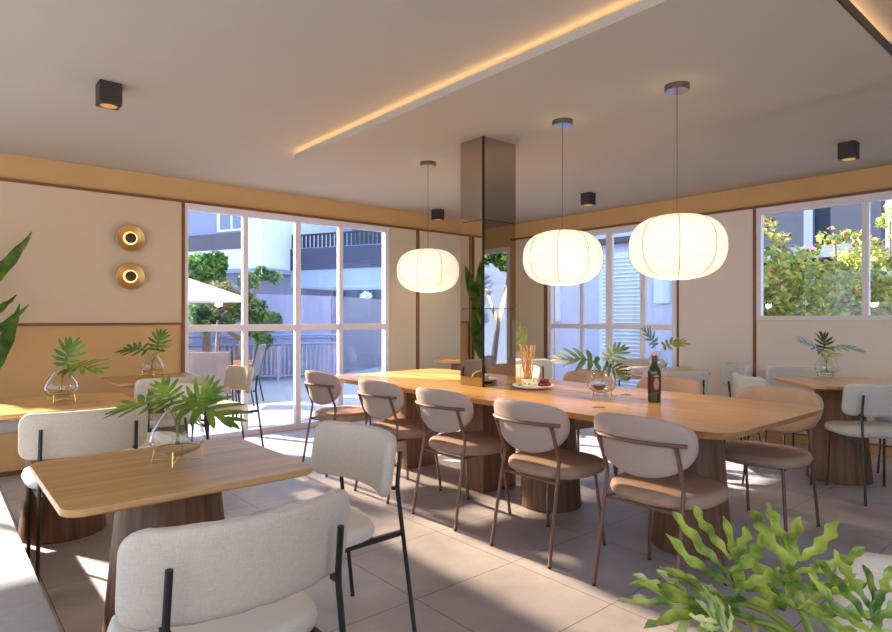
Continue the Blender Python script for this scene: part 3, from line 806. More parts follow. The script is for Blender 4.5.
# big foreground plant in a pot
fp = thing('potted_philodendron', 'large philodendron with lobed shiny leaves in the bottom right corner', 'plant', (.86, .27, .76))
bm = bm_(); lathe(bm, [(0, 0), (.055, 0), (.068, .045), (.070, .05), (.064, .05), (.060, .04), (0, .04)], 32); obj('pot', bm, 'white_ceramic', fp, smooth='edge')
bm = bm_(); lathe(bm, [(0, .0405), (.0595, .0405), (.0595, .044), (0, .044)], 24); obj('soil', bm, 'soil', fp)
def frond(L, seed, n=4):
    """broad leaf cut into a few long wavy fingers that all point forward"""
    rnd = random.Random(seed); bm = bm_()
    def strip(base, ang, ln, wd, cup, ph):
        d = Vector((sin(ang), cos(ang), 0)); pr = Vector((d.y, -d.x, 0)); rows = []
        m_ = 22
        for j in range(m_ + 1):
            u = j / m_
            w = wd * (.30 + .95 * u ** .7) * (1 - u ** 3.2) ** .7 + .0003
            wl = w * (1 + .36 * sin(u * 23 + ph)); wr_ = w * (1 + .36 * sin(u * 20 + ph * 1.7 + 1))
            c = base + d * (ln * u) + pr * (ln * .07 * sin(u * 3.0) * (1 if ang >= 0 else -1)) + Vector((0, 0, cup * ln * u * u + .025 * L * sin(u * 5 + ph)))
            fo_ = .35
            rows.append([bm.verts.new(v) for v in (c - pr * wl + Vector((0, 0, fo_ * wl + .014 * L * sin(u * 15 + ph))), c - pr * wl * .5 + Vector((0, 0, fo_ * wl * .3)), c, c + pr * wr_ * .5 + Vector((0, 0, fo_ * wr_ * .3)), c + pr * wr_ + Vector((0, 0, fo_ * wr_ + .014 * L * sin(u * 13 + ph * 2))))])
        for a, b in zip(rows, rows[1:]):
            for i in range(4): bm.faces.new((a[i], a[i + 1], b[i + 1], b[i]))
    strip(Vector((0, 0, 0)), rnd.uniform(-.06, .06), L, L * .07, -.12, rnd.uniform(0, 6))
    for s in (-1, 1):
        for k in range(n):
            f = k / max(1, n - 1)
            strip(Vector((0, L * (.03 + .42 * f), 0)), s * radians(74 - 46 * f + rnd.uniform(-7, 7)), L * (.62 + .12 * sin(pi * f)) * rnd.uniform(.85, 1.12), L * .066 * rnd.uniform(.9, 1.15), rnd.uniform(-.3, .02), rnd.uniform(0, 6))
    return bm
def pix(px, py, d): return at(px, d, zat(py, d))
BIG = [((716, 610, .80), (634, 588, .86), 'leaf_big_pale', 21, .25), ((735, 604, .86), (722, 512, .95), 'leaf_big', 22, .1), ((748, 622, .78), (668, 618, .72), 'leaf_big', 24, .3),
       ((792, 606, .86), (806, 512, .95), 'leaf_big', 25, -.2), ((800, 612, .80), (832, 566, .84), 'leaf_big', 26, -.5),
       ((872, 650, .66), (866, 562, .72), 'leaf_big', 27, .1), ((730, 640, .72), (700, 600, .72), 'leaf_big_pale', 30, .2)]
fo = Vector(fp.location)
for (a, b, m, sd, roll) in BIG:
    p, q = pix(*a) - fo, pix(*b) - fo
    root = Vector((random.uniform(-.02, .02), random.uniform(-.02, .02), .042))
    bm = bm_(); tube(bm, arc(root, Vector((p.x * .45, p.y * .45, max(.12, p.z * .75))), p, 10), [.0055 - .002 * k / 10 for k in range(11)], 7); obj('stem', bm, 'stem_green', fp, smooth=True)
    leaf_obj(frond((q - p).length * 1.02, sd), m, fp, p, q - p, roll)

# tall plant at the left picture edge
def paddle_leaf(L, wd, droop, fold=.25, n=14):
    bm = bm_(); rows = []
    for k in range(n + 1):
        t = k / n; w = wd * (sin(pi * min(1, t * .98 + .02)) ** .8) * (1 - .25 * t)
        if k == n: w = .001
        c = Vector((0, L * t, L * (.12 * t - droop * t * t)))
        rows.append([bm.verts.new(c + Vector((s * w, 0, abs(s) * w * fold + .006 * sin(k * 1.9 + s * 3)))) for s in (-1, -.5, 0, .5, 1)])
    for a, b in zip(rows, rows[1:]):
        for i in range(4): bm.faces.new((a[i], a[i + 1], b[i + 1], b[i]))
    return bm
bp = thing('potted_palm', 'tall broad-leaved plant reaching in from the left picture edge', 'plant', (.12, 5.99, 0))
bm = bm_(); lathe(bm, [(0, 0), (.15, 0), (.20, .36), (.205, .38), (.185, .38), (.18, .35), (0, .35)], 36); obj('pot', bm, 'white_ceramic', bp, smooth='edge')
bm = bm_(); lathe(bm, [(0, .3505), (.179, .3505), (.179, .36), (0, .36)], 24); obj('soil', bm, 'soil', bp)
bo_ = Vector(bp.location)
PALM = [(pix(-40, 306, 4.75) - bo_, pix(30, 234, 4.9) - bo_, .085), (pix(-36, 330, 4.7) - bo_, pix(15, 296, 4.8) - bo_, .05), (pix(-40, 352, 4.6) - bo_, pix(27, 306, 4.75) - bo_, .05)]
for p, d, L, wd in (((.10, .0, .95), (.10, -.05, 1), 1.08, .14), ((.12, -.05, .62), (.35, -.1, .8), .8, .11), ((-.1, .0, 1.2), (-.6, -.2, .8), .7, .11), ((-.1, -.1, 1.0), (-.5, -.5, .6), .6, .1)):
    PALM.append((Vector(p), Vector(p) + Vector(d).normalized() * L, wd))
for p, q, wd in PALM:
    bm = bm_(); tube(bm, arc((p.x * .2, p.y * .2, .36), (p.x * .3, p.y * .3, p.z * .7), p), [.012 - .006 * k / 10 for k in range(11)], 7); obj('stem', bm, 'stem_green', bp, smooth=True)
    leaf_obj(paddle_leaf((q - p).length * 1.03, wd, .12), 'leaf_dark', bp, p, q - p, 0, face=(.75, -.6, .2))

# ------------------------------------------------------------------ on the long table
px_, py_ = 3.25, 2.84
pl = thing('serving_plate', 'round white marble plate with cheese and fruit beside the mirrored column', 'plate', (px_, py_, TZ))
bm = bm_(); lathe(bm, [(0, 0), (.10, 0), (.135, .012), (.148, .024), (.146, .027), (.130, .018), (.10, .012), (0, .012)], 48); obj('dish', bm, 'white_marble', pl, smooth=True)
ch = thing('cheese_wedge', 'blue veined cheese block on the marble plate', 'cheese', (px_ + .012, py_ + .05, TZ + .013), -.72)
bm = bm_(); box(bm, -.055, .055, -.03, .03, 0, .045, .004); obj('cheese_body', bm, 'cheese', ch)
bm = bm_(); rnd = random.Random(4)
for k in range(22):
    bmesh.ops.create_icosphere(bm, subdivisions=1, radius=rnd.uniform(.002, .0045), matrix=Matrix.Translation((rnd.uniform(-.05, .05), -.030, rnd.uniform(.006, .04))))
obj('blue_veins', bm, 'cheese_vein', ch)
fr = []
for k, (a, b, c) in enumerate((a_ * 1.22 - .012, b_ * 1.25, c_) for a_, b_, c_ in ((.05, -.01, 0), (.075, .0, 0), (.10, .0, .0), (.088, -.022, 0), (.064, -.03, 0), (.063, .012, .017), (.088, .004, .018), (.076, -.016, .018))):
    v = R3 * a + F3 * b
    bm = bm_(); bmesh.ops.create_icosphere(bm, subdivisions=2, radius=.0175); bmesh.ops.scale(bm, vec=(1.15, .95, .85), verts=bm.verts)
    o = obj('date_fruit', bm, 'fruit', None, smooth=True, loc=(px_ + v.x, py_ + v.y, TZ + .013 + .0150 + c * 1.25)); o.rotation_euler = (0, 0, k * .8)
    tag(o, 'small dark red fruit in the pile on the right half of the marble plate', 'fruit', 'dark red fruits on the plate')
bm = bm_(); rnd = random.Random(8)
for k in range(26):
    a = rnd.uniform(2.6, 3.9); r = rnd.uniform(.07, .11); v = R3 * (r * cos(a)) + F3 * (r * sin(a) * .6)
    c = Vector((v.x, v.y, .02)); d = Vector((rnd.uniform(-1, 1), rnd.uniform(-1, 1), .6)).normalized() * .016; s = d.cross(Vector((0, 0, 1))).normalized() * .004
    bm.faces.new([bm.verts.new(c + q) for q in (Vector((0, 0, 0)), d * .5 + s, d, d * .5 - s)])
tag(obj('herb_leaves', bm, 'leaf_green', None, loc=(px_, py_, TZ - .004)), 'loose green herb leaves on the left of the marble plate', 'herbs')
gx, gy = 3.60, 3.20
gl = thing('glass_tumbler', 'clear glass tumbler full of breadsticks behind the marble plate', 'glass', (gx, gy, TZ))
bm = bm_(); lathe(bm, [(0, 0), (.045, 0), (.060, .035), (.060, .07), (.052, .115), (.051, .115), (.0585, .07), (.0585, .036), (.043, .006), (0, .006)], 32); obj('bowl', bm, 'vase_glass', gl, smooth=True)
rnd = random.Random(5)
for k in range(11):
    a = 2 * pi * k / 11; r0 = .012 + .016 * (k % 2); tl = .075 * rnd.uniform(.5, 1.0)
    v0 = Vector((r0 * cos(a), r0 * sin(a), .012)); v1 = Vector(((r0 + tl * .62) * cos(a + .2), (r0 + tl * .62) * sin(a + .2), rnd.uniform(.25, .29)))
    bm = bm_(); tube(bm, [v0.lerp(v1, q / 8) + Vector((rnd.uniform(-.001, .001), rnd.uniform(-.001, .001), 0)) for q in range(9)], .0046, 7)
    tag(obj('breadstick', bm, 'breadstick', None, smooth=True, loc=(gx, gy, TZ)), 'thin golden breadstick standing in the glass tumbler', 'breadstick', 'breadsticks in the tumbler')
bm = bm_(); tube(bm, [(.02, -.01, .012), (.024, -.014, .19)], .0015, 5)
for k in range(30):
    c = Vector((.021, -.012, .03 + k * .0053)); a = k * 2.4; d = Vector((cos(a), sin(a), .8)) * .011; s = Vector((-sin(a), cos(a), 0)) * .0016
    bm.faces.new([bm.verts.new(c + q) for q in (Vector((0, 0, 0)), d * .5 + s, d, d * .5 - s)])
tag(obj('rosemary_sprig', bm, 'leaf_dark', None, loc=(gx, gy, TZ)), 'dark green rosemary sprig among the breadsticks', 'herbs')

def make_wineglass():
    t = thing('wine_glass', '', 'wine glass')
    bm = bm_()
    lathe(bm, [(0, 0), (.036, .0), (.036, .0015), (.012, .004), (.0042, .010), (.0035, .075), (.008, .083), (.026, .096), (.040, .116), (.043, .135), (.040, .160), (.0345, .188),
               (.0335, .188), (.0388, .160), (.0418, .135), (.0388, .117), (.025, .0985), (0, .088)], 40)
    obj('goblet', bm, 'vase_glass', t, smooth=True)
    bm = bm_(); lathe(bm, [(0, .0885), (.024, .099), (.0375, .1175), (.0395, .124), (0, .124)], 36); obj('wine', bm, 'wine', t, smooth='edge')
    return t
wg = make_wineglass(); used = []
place(wg, used, (2.83, 1.995, TZ), 0, 'wine glass with amber red wine nearest the chair backs', 'wine glasses on the long table')
place(wg, used, (3.42, 2.20, TZ), 0, 'wine glass with red wine behind the leaf vase', 'wine glasses on the long table')
bt = thing('wine_bottle', 'dark green wine bottle with maroon and gold label on the long table', 'bottle', (3.255, 1.905, TZ), .2)
bm = bm_(); lathe(bm, [(0, .004), (.030, 0), (.0365, .004), (.037, .010), (.037, .175), (.034, .195), (.020, .218), (.0148, .232), (.014, .262), (0, .262)], 40); obj('bottle_body', bm, 'bottle_glass', bt, smooth='edge')
bm = bm_(); lathe(bm, [(.0148, .236), (.0155, .236), (.0155, .272), (.0148, .274), (.0148, .236)], 28); obj('capsule', bm, 'capsule', bt, smooth='edge')
bm = bm_(); lathe(bm, [(0, .262), (.0112, .262), (.0115, .293), (0, .294)], 20); obj('cork', bm, 'cork', bt, smooth='edge')
bm = bm_(); lathe(bm, [(.0372, .055), (.0376, .055), (.0376, .170), (.0372, .170), (.0372, .055)], 40); lb_ = obj('paper_label', bm, 'bottle_label', bt, smooth='edge')
bm = bm_(); ca = atan2(-F3.y, -F3.x) - .2
def onlab(a, z): return Vector((.0379 * cos(ca + a), .0379 * sin(ca + a), z))
def quadlab(a0, a1, z0, z1):
    n = 4; 
    for i in range(n):
        x0 = a0 + (a1 - a0) * i / n; x1 = a0 + (a1 - a0) * (i + 1) / n
        bm.faces.new([bm.verts.new(v) for v in (onlab(x0, z0), onlab(x1, z0), onlab(x1, z1), onlab(x0, z1))])
for k in range(9):                           # oval gold ornament made of leafy rows
    z = .078 + k * .0075; wv = .42 * sqrt(max(0, 1 - ((k - 4) / 4.8) ** 2))
    for j in range(-2, 3):
        quadlab(wv * (j * .4 - .15), wv * (j * .4 + .13), z, z + .0045)
quadlab(-.38, .34, .152, .1545); quadlab(-.25, .30, .158, .160); quadlab(-.7, .7, .0575, .0590); quadlab(-.7, .7, .166, .1672)
obj('label_ornament', bm, 'label_gold', lb_)

# monstera pot on the corner table
mp_ = thing('potted_monstera', 'small pale pot with a monstera leaf on the corner table by the column', 'plant', (5.42, 4.93, .76))
bm = bm_(); loft(bm, [[(x, y, z) for x, y in rrect(.13, .13, .02, 4)] for z in (0, .10)]); obj('pot', bm, 'panel_beige', mp_, smooth='edge')
bm = bm_(); loft(bm, [[(x, y, z) for x, y in rrect(.15, .15, .02, 4)] for z in (.10, .118)]); obj('lid_board', bm, 'oak', mp_, smooth='edge')
bm = bm_(); tube(bm, [(0, 0, .118), (.01, 0, .20)], .004, 6); obj('stem', bm, 'stem_green', mp_)
leaf_obj(lobed_leaf(.22, n=6, lobe=.55, wid=.30, droop=.2, seed=40), 'leaf_yellow', mp_, (.01, 0, .19), (.1, .0, .95), .9)
# ------------------------------------------------------------------ outside the left window
ZG = -.05
bm = bm_(); box(bm, -30, 9.5, YL + T, 45, ZG - .1, ZG); box(bm, XR + T, 30, -25, YL + T, ZG - .1, ZG); struct('terrace', bm, 'patio_paving')
bm = bm_(); box(bm, XR + T, 9.2, 7.7, 7.9, ZG, 4.6); struct('shade_fin_wall', bm, 'stucco_blue')  # unseen fin wall added to keep the sun off the neighbour wall

# building across the yard: e runs to the right along its face, n comes towards the room
E3 = Vector((.427, -.904, 0)); NB = Vector((-.904, -.427, 0))
OB = at(300, 23.0)
bd = thing('apartment_building', 'apartment block toned sunlit white and shaded lavender with a railed balcony outside the left window', 'building', OB)
def fu(px, v):                               # distance along the face of column px on the plane v in front of it
    d = F3 + R3 * ((px - 446) / FPX); o = OB + NB * v
    t = o.dot(NB) / d.dot(NB); p = d * t - OB
    return p.dot(E3), t
def fz(px, py, v): return zat(py, fu(px, v)[1])
def bbox(bm, u0, u1, v0, v1, z0, z1):
    m = Matrix(((E3.x, NB.x, 0, 0), (E3.y, NB.y, 0, 0), (0, 0, 1, 0), (0, 0, 0, 1)))
    box(bm, u0, u1, v0, v1, z0, z1, mat=m)
def bpart(name, px0, px1, py0, py1, v0, v1, mat, par=None, zbot=None, ztop=None, at_=None):
    a = px0 if at_ is None else at_
    u0, u1 = fu(px0, v1)[0], fu(px1, v1)[0]
    z1 = fz(a, py0, v1) if ztop is None else ztop
    z0 = fz(a, py1, v1) if zbot is None else zbot
    bm = bm_(); bbox(bm, u0, u1, v0, v1, z0, z1); return obj(name, bm, mat, par or bd)
VA = 1.6                                     # front of the left wing
bpart('wing_upper_wall', 150, 247, 150, 235, -4, VA - .01, 'stucco_shaded_lavender', at_=216)
bpart('band', 150, 247, 234, 250, -4, VA + .03, 'band_brown', at_=216)
bpart('sunlit_band', 150, 247, 250, 271, -4, VA, 'stucco_sunlit_white', at_=216)
bpart('corner_pier', 247, 262, 150, 268, -4, VA + .02, 'stucco_sunlit_white', at_=255)
bpart('ledge', 150, 262, 268, 272, -4, VA + .10, 'stucco_shaded_lavender', at_=255)
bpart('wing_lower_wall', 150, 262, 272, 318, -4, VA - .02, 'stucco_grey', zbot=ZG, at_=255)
bpart('recess_wall', 262, 284, 150, 268, -4, .2, 'stucco_shaded_lavender', at_=275)
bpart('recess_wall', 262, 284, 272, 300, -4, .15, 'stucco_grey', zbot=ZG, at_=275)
bpart('ledge', 262, 284, 268, 272, -4, .3, 'stucco_shaded_lavender', at_=275)
wf = bpart('window', 217, 247, 211, 231, VA - .02, VA + .05, 'shutter_white', at_=230)
for a, b in ((220, 230.5), (232.5, 245)):
    u0, u1 = fu(a, VA + .05)[0], fu(b, VA + .05)[0]
    bm = bm_(); bbox(bm, u0, u1, VA + .05, VA + .06, fz(230, 229.5, VA), fz(230, 213, VA)); obj('window_pane', bm, 'window_dark', wf)
bpart('balcony_parapet', 283, 420, 247, 269, -.15, .05, 'parapet_blue', at_=330)
bpart('balcony_beam', 284, 420, 269, 286.5, -3, .0, 'beam_blue', at_=330)
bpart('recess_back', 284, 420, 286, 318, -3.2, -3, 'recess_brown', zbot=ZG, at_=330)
bpart('recess_glazing', 320, 420, 288, 310, -3, -2.95, 'window_dark', at_=350)
for px in (326, 343, 358, 372): bpart('glazing_post', px, px + 1.2, 287, 310, -2.95, -2.85, 'band_brown', at_=px)
bpart('balcony_back_wall', 284, 420, 150, 250, -3.2, -3, 'beam_blue', at_=330)
bpart('balcony_door', 316, 330, 205, 246, -3, -2.95, 'window_dark', at_=323); bpart('balcony_door', 352, 385, 205, 246, -3, -2.95, 'window_dark', at_=365)
bpart('balcony_slab', 284, 420, 246.5, 248, -3, .0, 'beam_blue', at_=330)
rl = bpart('balcony_railing', 283.5, 420, 232.5, 234.2, -.1, -.04, 'rail_navy', at_=330)
bm = bm_(); u0, u1 = fu(283.5, 0)[0], fu(420, 0)[0]; z0, z1 = fz(330, 247, 0), fz(330, 234, 0); n = 32
for k in range(n + 1):
    u = u0 + (u1 - u0) * k / n; bbox(bm, u - .045, u + .045, -.10, -.04, z0, z1)
obj('balusters', bm, 'rail_navy', rl)

# boundary wall, railing
bm = bm_(); w0 = at(332, 13.9)
YB = w0.y
zt = zat(296, 13.9)
box(bm, w0.x - 9.0, w0.x, YB, YB + .25, ZG, zt); wa = struct('yard_wall', bm, 'stucco_shaded_lavender')
bm = bm_(); e1 = at(400, 17.5); d = e1 - w0; L_ = d.length
m = Matrix.Translation((w0.x, YB, 0)) @ Matrix.Rotation(atan2(d.y, d.x), 4, 'Z')
box(bm, -.02, L_ + 3, 0, .2, ZG, zt - .004, mat=m); struct('yard_wall', bm, 'stucco_grey')
fA, fB = at(222, 12.2), at(334, 13.2)
fe = thing('metal_fence', 'grey metal railing fence before the yard wall outside the left window', 'fence', (fA.x, fA.y, ZG), atan2(fB.y - fA.y, fB.x - fA.x))
FL = (fB - fA).length; fh = zat(338, 12.7) - ZG
bm = bm_()
for k in range(25): box(bm, .05 + (FL - .1) * k / 24 - .016, .05 + (FL - .1) * k / 24 + .016, -.012, .012, .10, fh - .10)
obj('bars', bm, 'fence_grey', fe)
for z, r in ((fh, .03), (fh - .12, .022), (.10, .02)):
    bm = bm_(); tube(bm, [(0, 0, z), (FL, 0, z)], r, 8); obj('rail', bm, 'fence_grey', fe, smooth='edge')
for k in (0, .48, 1.0):
    bm = bm_(); box(bm, FL * k - .03, FL * k + .03, -.03, .03, 0, fh); obj('post', bm, 'fence_grey', fe)
bm = bm_(); tube(bm, smooth_path([(FL - 3.2, -.12, fh + .06), (FL + .02, -.12, fh + .06), (FL + .10, -.12, fh - .02), (FL + .02, -.12, fh - .12), (FL - 3.2, -.12, fh - .12)]), .026, 8); obj('handrail', bm, 'fence_grey', fe, smooth=True)

# parasol and terrace chairs
up = at(180, 8.9)
um = thing('parasol', 'large white parasol on the terrace at the left window edge', 'parasol', (up.x, up.y, ZG))
zr = zat(297.5, 9.2) - ZG; zp = zat(276, 8.9) - ZG
bm = bm_(); R_ = .93; seg = 8
loft(bm, [[(R_ * cos(2 * pi * k / seg + .55), R_ * sin(2 * pi * k / seg + .55), zr - .07) for k in range(seg)], [(R_ * cos(2 * pi * k / seg + .55), R_ * sin(2 * pi * k / seg + .55), zr) for k in range(seg)], [(.03 * cos(2 * pi * k / seg + .55), .03 * sin(2 * pi * k / seg + .55), zp) for k in range(seg)]])
obj('canopy', bm, 'umbrella_cloth', um)
bm = bm_(); tube(bm, [(0, 0, .06), (0, 0, zr)], .025, 10); obj('pole', bm, 'teak', um, smooth='edge')
bm = bm_(); lathe(bm, [(0, 0), (.28, 0), (.28, .05), (.05, .07), (0, .07)], 24); obj('base', bm, 'stucco_grey', um, smooth='edge')
def make_sling():
    t = thing('terrace_chair', '', 'chair')
    bm = bm_(); box(bm, -.24, .24, -.012, .012, 0, .52, .006, Matrix.Translation((0, -.22, .40)) @ Matrix.Rotation(radians(14), 4, 'X')); obj('backrest', bm, 'sling', t)
    bm = bm_(); box(bm, -.25, .25, -.23, .25, .39, .42, .008); obj('seat', bm, 'sling', t)
    for s in (-1, 1):
        bm = bm_(); tube(bm, [(s * .26, -.36, .93), (s * .26, -.22, .41), (s * .27, -.30, 0)], .013, 6); obj('leg', bm, 'rail_navy', t)
        bm = bm_(); tube(bm, [(s * .26, .24, .62), (s * .27, .26, 0)], .013, 6); obj('leg', bm, 'rail_navy', t)
        bm = bm_(); box(bm, s * .27 - .025, s * .27 + .025, -.28, .26, .62, .645, .004); obj('armrest', bm, 'teak', t)
    return t
slc = make_sling(); used = []
for px, d, rz, lb in ((212, 7.5, -.45, 'grey sling terrace chair nearest the left window, back to the room'), (239, 9.25, .9, 'grey sling terrace chair behind the white mullion, side on')):
    p = at(px, d); place(slc, used, (p.x, p.y, ZG), rz, lb, 'sling chairs on the terrace')
p = at(181, 10.3)
tt = thing('terrace_table', 'small teak terrace table at the left edge of the left window', 'table', (p.x, p.y, ZG))
bm = bm_(); box(bm, -.3, .3, -.3, .3, .70, .74, .006); obj('tabletop', bm, 'teak', tt)
for sx in (-1, 1):
    for sy in (-1, 1):
        bm = bm_(); tube(bm, [(sx * .25, sy * .25, 0), (sx * .25, sy * .25, .70)], .02, 6); obj('leg', bm, 'rail_navy', tt)

# trees
def leaf_cloud(bm, blobs, n, size, rnd, flat=.3):
    tot = sum(b[3] ** 2 for b in blobs)
    for (x, y, z, r, sz) in blobs:
        for _ in range(int(n * r * r / tot)):
            d = Vector((rnd.gauss(0, 1), rnd.gauss(0, 1), rnd.gauss(0, 1))).normalized()
            rr = r * rnd.uniform(.25, 1.0) ** .5
            c = Vector((x, y, z)) + Vector((d.x * rr, d.y * rr, d.z * rr * sz))
            a = Vector((rnd.uniform(-1, 1), rnd.uniform(-1, 1), rnd.uniform(-1, .6))).normalized()
            b = a.cross(Vector((rnd.uniform(-1, 1), rnd.uniform(-1, 1), rnd.uniform(-1, 1)))).normalized()
            s = size * rnd.uniform(.6, 1.3)
            q = a.cross(b) * s * .12
            bm.faces.new([bm.verts.new(c + v) for v in (-a * s * .5, b * s * .26 + q, a * s * .5, -b * s * .26 + q)])
def tree(name, label, base, trunk, blobs, n, size, mat, bark='bark', seed=1, cat='tree'):
    rnd = random.Random(seed); b0 = Vector(base)
    t = thing(name, label, cat, b0)
    bm = bm_()
    for pts, r in trunk:
        pts = [Vector(p) - b0 for p in pts]
        tube(bm, pts, [r * (1 - .6 * k / max(1, len(pts) - 1)) for k in range(len(pts))], 7)
    obj('trunk', bm, bark, t, smooth=True)
    bm = bm_(); leaf_cloud(bm, [(x - b0.x, y - b0.y, z - b0.z, r, s) for x, y, z, r, s in blobs], n, size, rnd)
    obj('foliage', bm, mat, t, auto=False)
    return t
def P3(px, py, d): v = at(px, d); v.z = zat(py, d); return v
def blob(px, py, d, rpx, s=.9): v = P3(px, py, d); return (v.x, v.y, v.z, rpx * d / FPX, s)
b0 = at(206, 11.2, ZG)
tree('leafy_tree', 'dense green tree behind the white parasol', b0, [([b0, P3(207, 300, 11.2), P3(208, 262, 11.2)], .09)],
     [blob(204, 270, 11.2, 20), blob(216, 262, 11.2, 12), blob(192, 276, 11.2, 16), blob(208, 283, 11.2, 20)], 2600, .12, 'tree_leaf', seed=2)
b0 = at(216, 10.2, ZG)
tree('domed_shrub', 'brownish domed shrub just behind the parasol edge', b0, [([b0, P3(218, 320, 10.2)], .06)], [blob(221, 296, 10.2, 18, .85)], 1500, .07, 'shrub_brown', seed=3, cat='shrub')
b0 = at(240, 10.6, ZG)
tree('leafy_tree', 'loose branched green tree between the two left panes', b0,
     [([b0, P3(241, 350, 10.6), P3(246, 320, 10.6), P3(258, 285, 10.6)], .07), ([P3(243, 340, 10.6), P3(225, 330, 10.6), P3(205, 318, 10.6)], .04), ([P3(246, 320, 10.6), P3(268, 318, 10.6)], .03)],
     [blob(248, 281, 10.6, 10), blob(262, 274, 10.6, 9), blob(274, 277, 10.6, 8), blob(256, 310, 10.6, 13), blob(244, 298, 10.6, 8), blob(270, 322, 10.6, 12), blob(256, 330, 10.6, 10), blob(226, 312, 10.6, 17), blob(205, 320, 10.6, 15), blob(264, 342, 10.6, 9), blob(196, 310, 10.6, 12)], 3000, .10, 'tree_leaf_blue', seed=4)
b0 = at(367, 16.2, ZG)
tree('pale_shrub', 'pale shrub showing over the grey yard wall', at(367, 19.0, ZG), [([at(367, 19.0, ZG), P3(367, 305, 19.0)], .05)], [blob(366, 296, 19.0, 6)], 130, .10, 'stucco_sunlit_white', seed=5, cat='shrub')

# ------------------------------------------------------------------ outside the right windows
XN = 9.2
nb = thing('neighbour_house', 'lavender stucco house with a white louvred shutter outside the right glazed door', 'building', (XN, 4.6, ZG))
def nbx(name, ya, yb, z0, z1, mat, xo=0, par=None, thick=.2):
    bm = bm_(); box(bm, -xo, thick - xo, ya - 4.6, yb - 4.6, z0 - ZG, z1 - ZG); return obj(name, bm, mat, par or nb)
nbx('stucco_wall', 4.55, 7.7, ZG, 2.56, 'stucco_blue'); nbx('eave', 4.55, 7.7, 2.56, 2.66, 'band_brown', .12); nbx('upper_wall', 4.55, 7.7, 2.66, 3.05, 'stucco_sunlit_white', .05)
def yx(px, x): d = F3 + R3 * ((px - 446) / FPX); return d.y / d.x * x
sh = nbx('shutter', yx(642, XN - .1), yx(598, XN - .1), .05, 2.40, 'shutter_white', .06, thick=.06)
bm = bm_(); ya, yb = yx(639, XN - .1), yx(601, XN - .1)
for k in range(34):
    z = .12 + k * .066
    box(bm, -.005, .045, ya - 4.6, yb - 4.6, -.004, .004, mat=Matrix.Translation((-.085, 0, z - ZG)) @ Matrix.Rotation(radians(-35), 4, 'Y'))
obj('louvres', bm, 'shutter_white', sh)
w_ = nbx('side_window', yx(558, XN - .1), yx(541, XN - .1), 1.20, 2.2, 'shutter_white', .05, thick=.05)
bm = bm_(); box(bm, -.06, -.05, yx(555.5, XN) - 4.6, yx(541, XN) - 4.6, 1.30 - ZG, 2.2 - ZG); obj('side_window_pane', bm, 'window_dark', w_)
w_ = nbx('narrow_window', yx(667, XN - .1), yx(652, XN - .1), 1.5, 2.35, 'shutter_white', .05, thick=.05)
# garden wing behind the hedge
gw = thing('garden_wing', 'dark navy rendered building with a pale pilaster above the hedge', 'building', (13.4, 0, ZG))
def gwx(name, ya, yb, z0, z1, mat, xo=0, par=None):
    bm = bm_(); box(bm, -xo, .3, ya, yb, z0 - ZG, z1 - ZG); return obj(name, bm, mat, par or gw)
yE = yx(881, 13.4)
dW = 13.4 / (F3 + R3 * ((820 - 446) / FPX)).x
gwx('navy_wall', yE, 7.5, zat(247, dW), 6.0, 'navy_wall'); gwx('ledge', yE, 7.5, zat(258, dW), zat(246, dW), 'pilaster_grey', .15); gwx('lower_wall', yE, 7.5, ZG, zat(258, dW), 'navy_wall', -.02)
gwx('pilaster', yx(813, 13.3), yx(804, 13.3), zat(246, dW), 6.0, 'pilaster_grey', .12)
gw2 = thing('blue_garden_wall', 'blue rendered garden wall seen only in the mirrored column', 'wall', (10.0, -6, ZG))
bm = bm_(); box(bm, 0, .3, -9, 4.9, 0, 3.4); obj('wall_body', bm, 'beam_blue', gw2)

rnd = random.Random(9)
hb = []
for k in range(44):
    px = rnd.uniform(752, 960); d = rnd.uniform(9.1, 9.9)
    hb.append(blob(px, rnd.uniform(262, 345), d, rnd.uniform(18, 30)))
for px, py in ((775, 252), (782, 240), (768, 228), (762, 220), (835, 240), (826, 236), (848, 238), (862, 238), (886, 222), (892, 210), (900, 235), (872, 246), (812, 252), (795, 256)):
    hb.append(blob(px, py, 9.3, 9))
b0 = at(840, 9.5, ZG)
hb += [blob(x_, y_, 9.2, 20) for x_, y_ in ((758, 300), (770, 285), (765, 320), (780, 300), (790, 275))]
hd = tree('flowering_hedge', 'yellow green hedge with red berries outside the high right window', b0, [([at(790, 9.5, ZG), P3(790, 300, 9.5)], .05), ([b0, P3(835, 300, 9.5), P3(835, 245, 9.4)], .05), ([at(890, 9.5, ZG), P3(890, 300, 9.5), P3(890, 220, 9.4)], .05)], hb, 9000, .13, 'hedge_leaf', seed=6, cat='hedge')
bm = bm_()
for k in range(150):
    x, y, z, r, s = rnd.choice(hb); d = Vector((rnd.gauss(0, 1) - .8, rnd.gauss(0, 1), rnd.gauss(0, 1))).normalized() * r
    bmesh.ops.create_icosphere(bm, subdivisions=1, radius=.028, matrix=Matrix.Translation((x + d.x - b0.x, y + d.y - b0.y, z + d.z - b0.z)))
bo = obj('berries', bm, 'berry', hd); bo['kind'] = 'stuff'
b0 = Vector((8.3, -2.1, ZG))
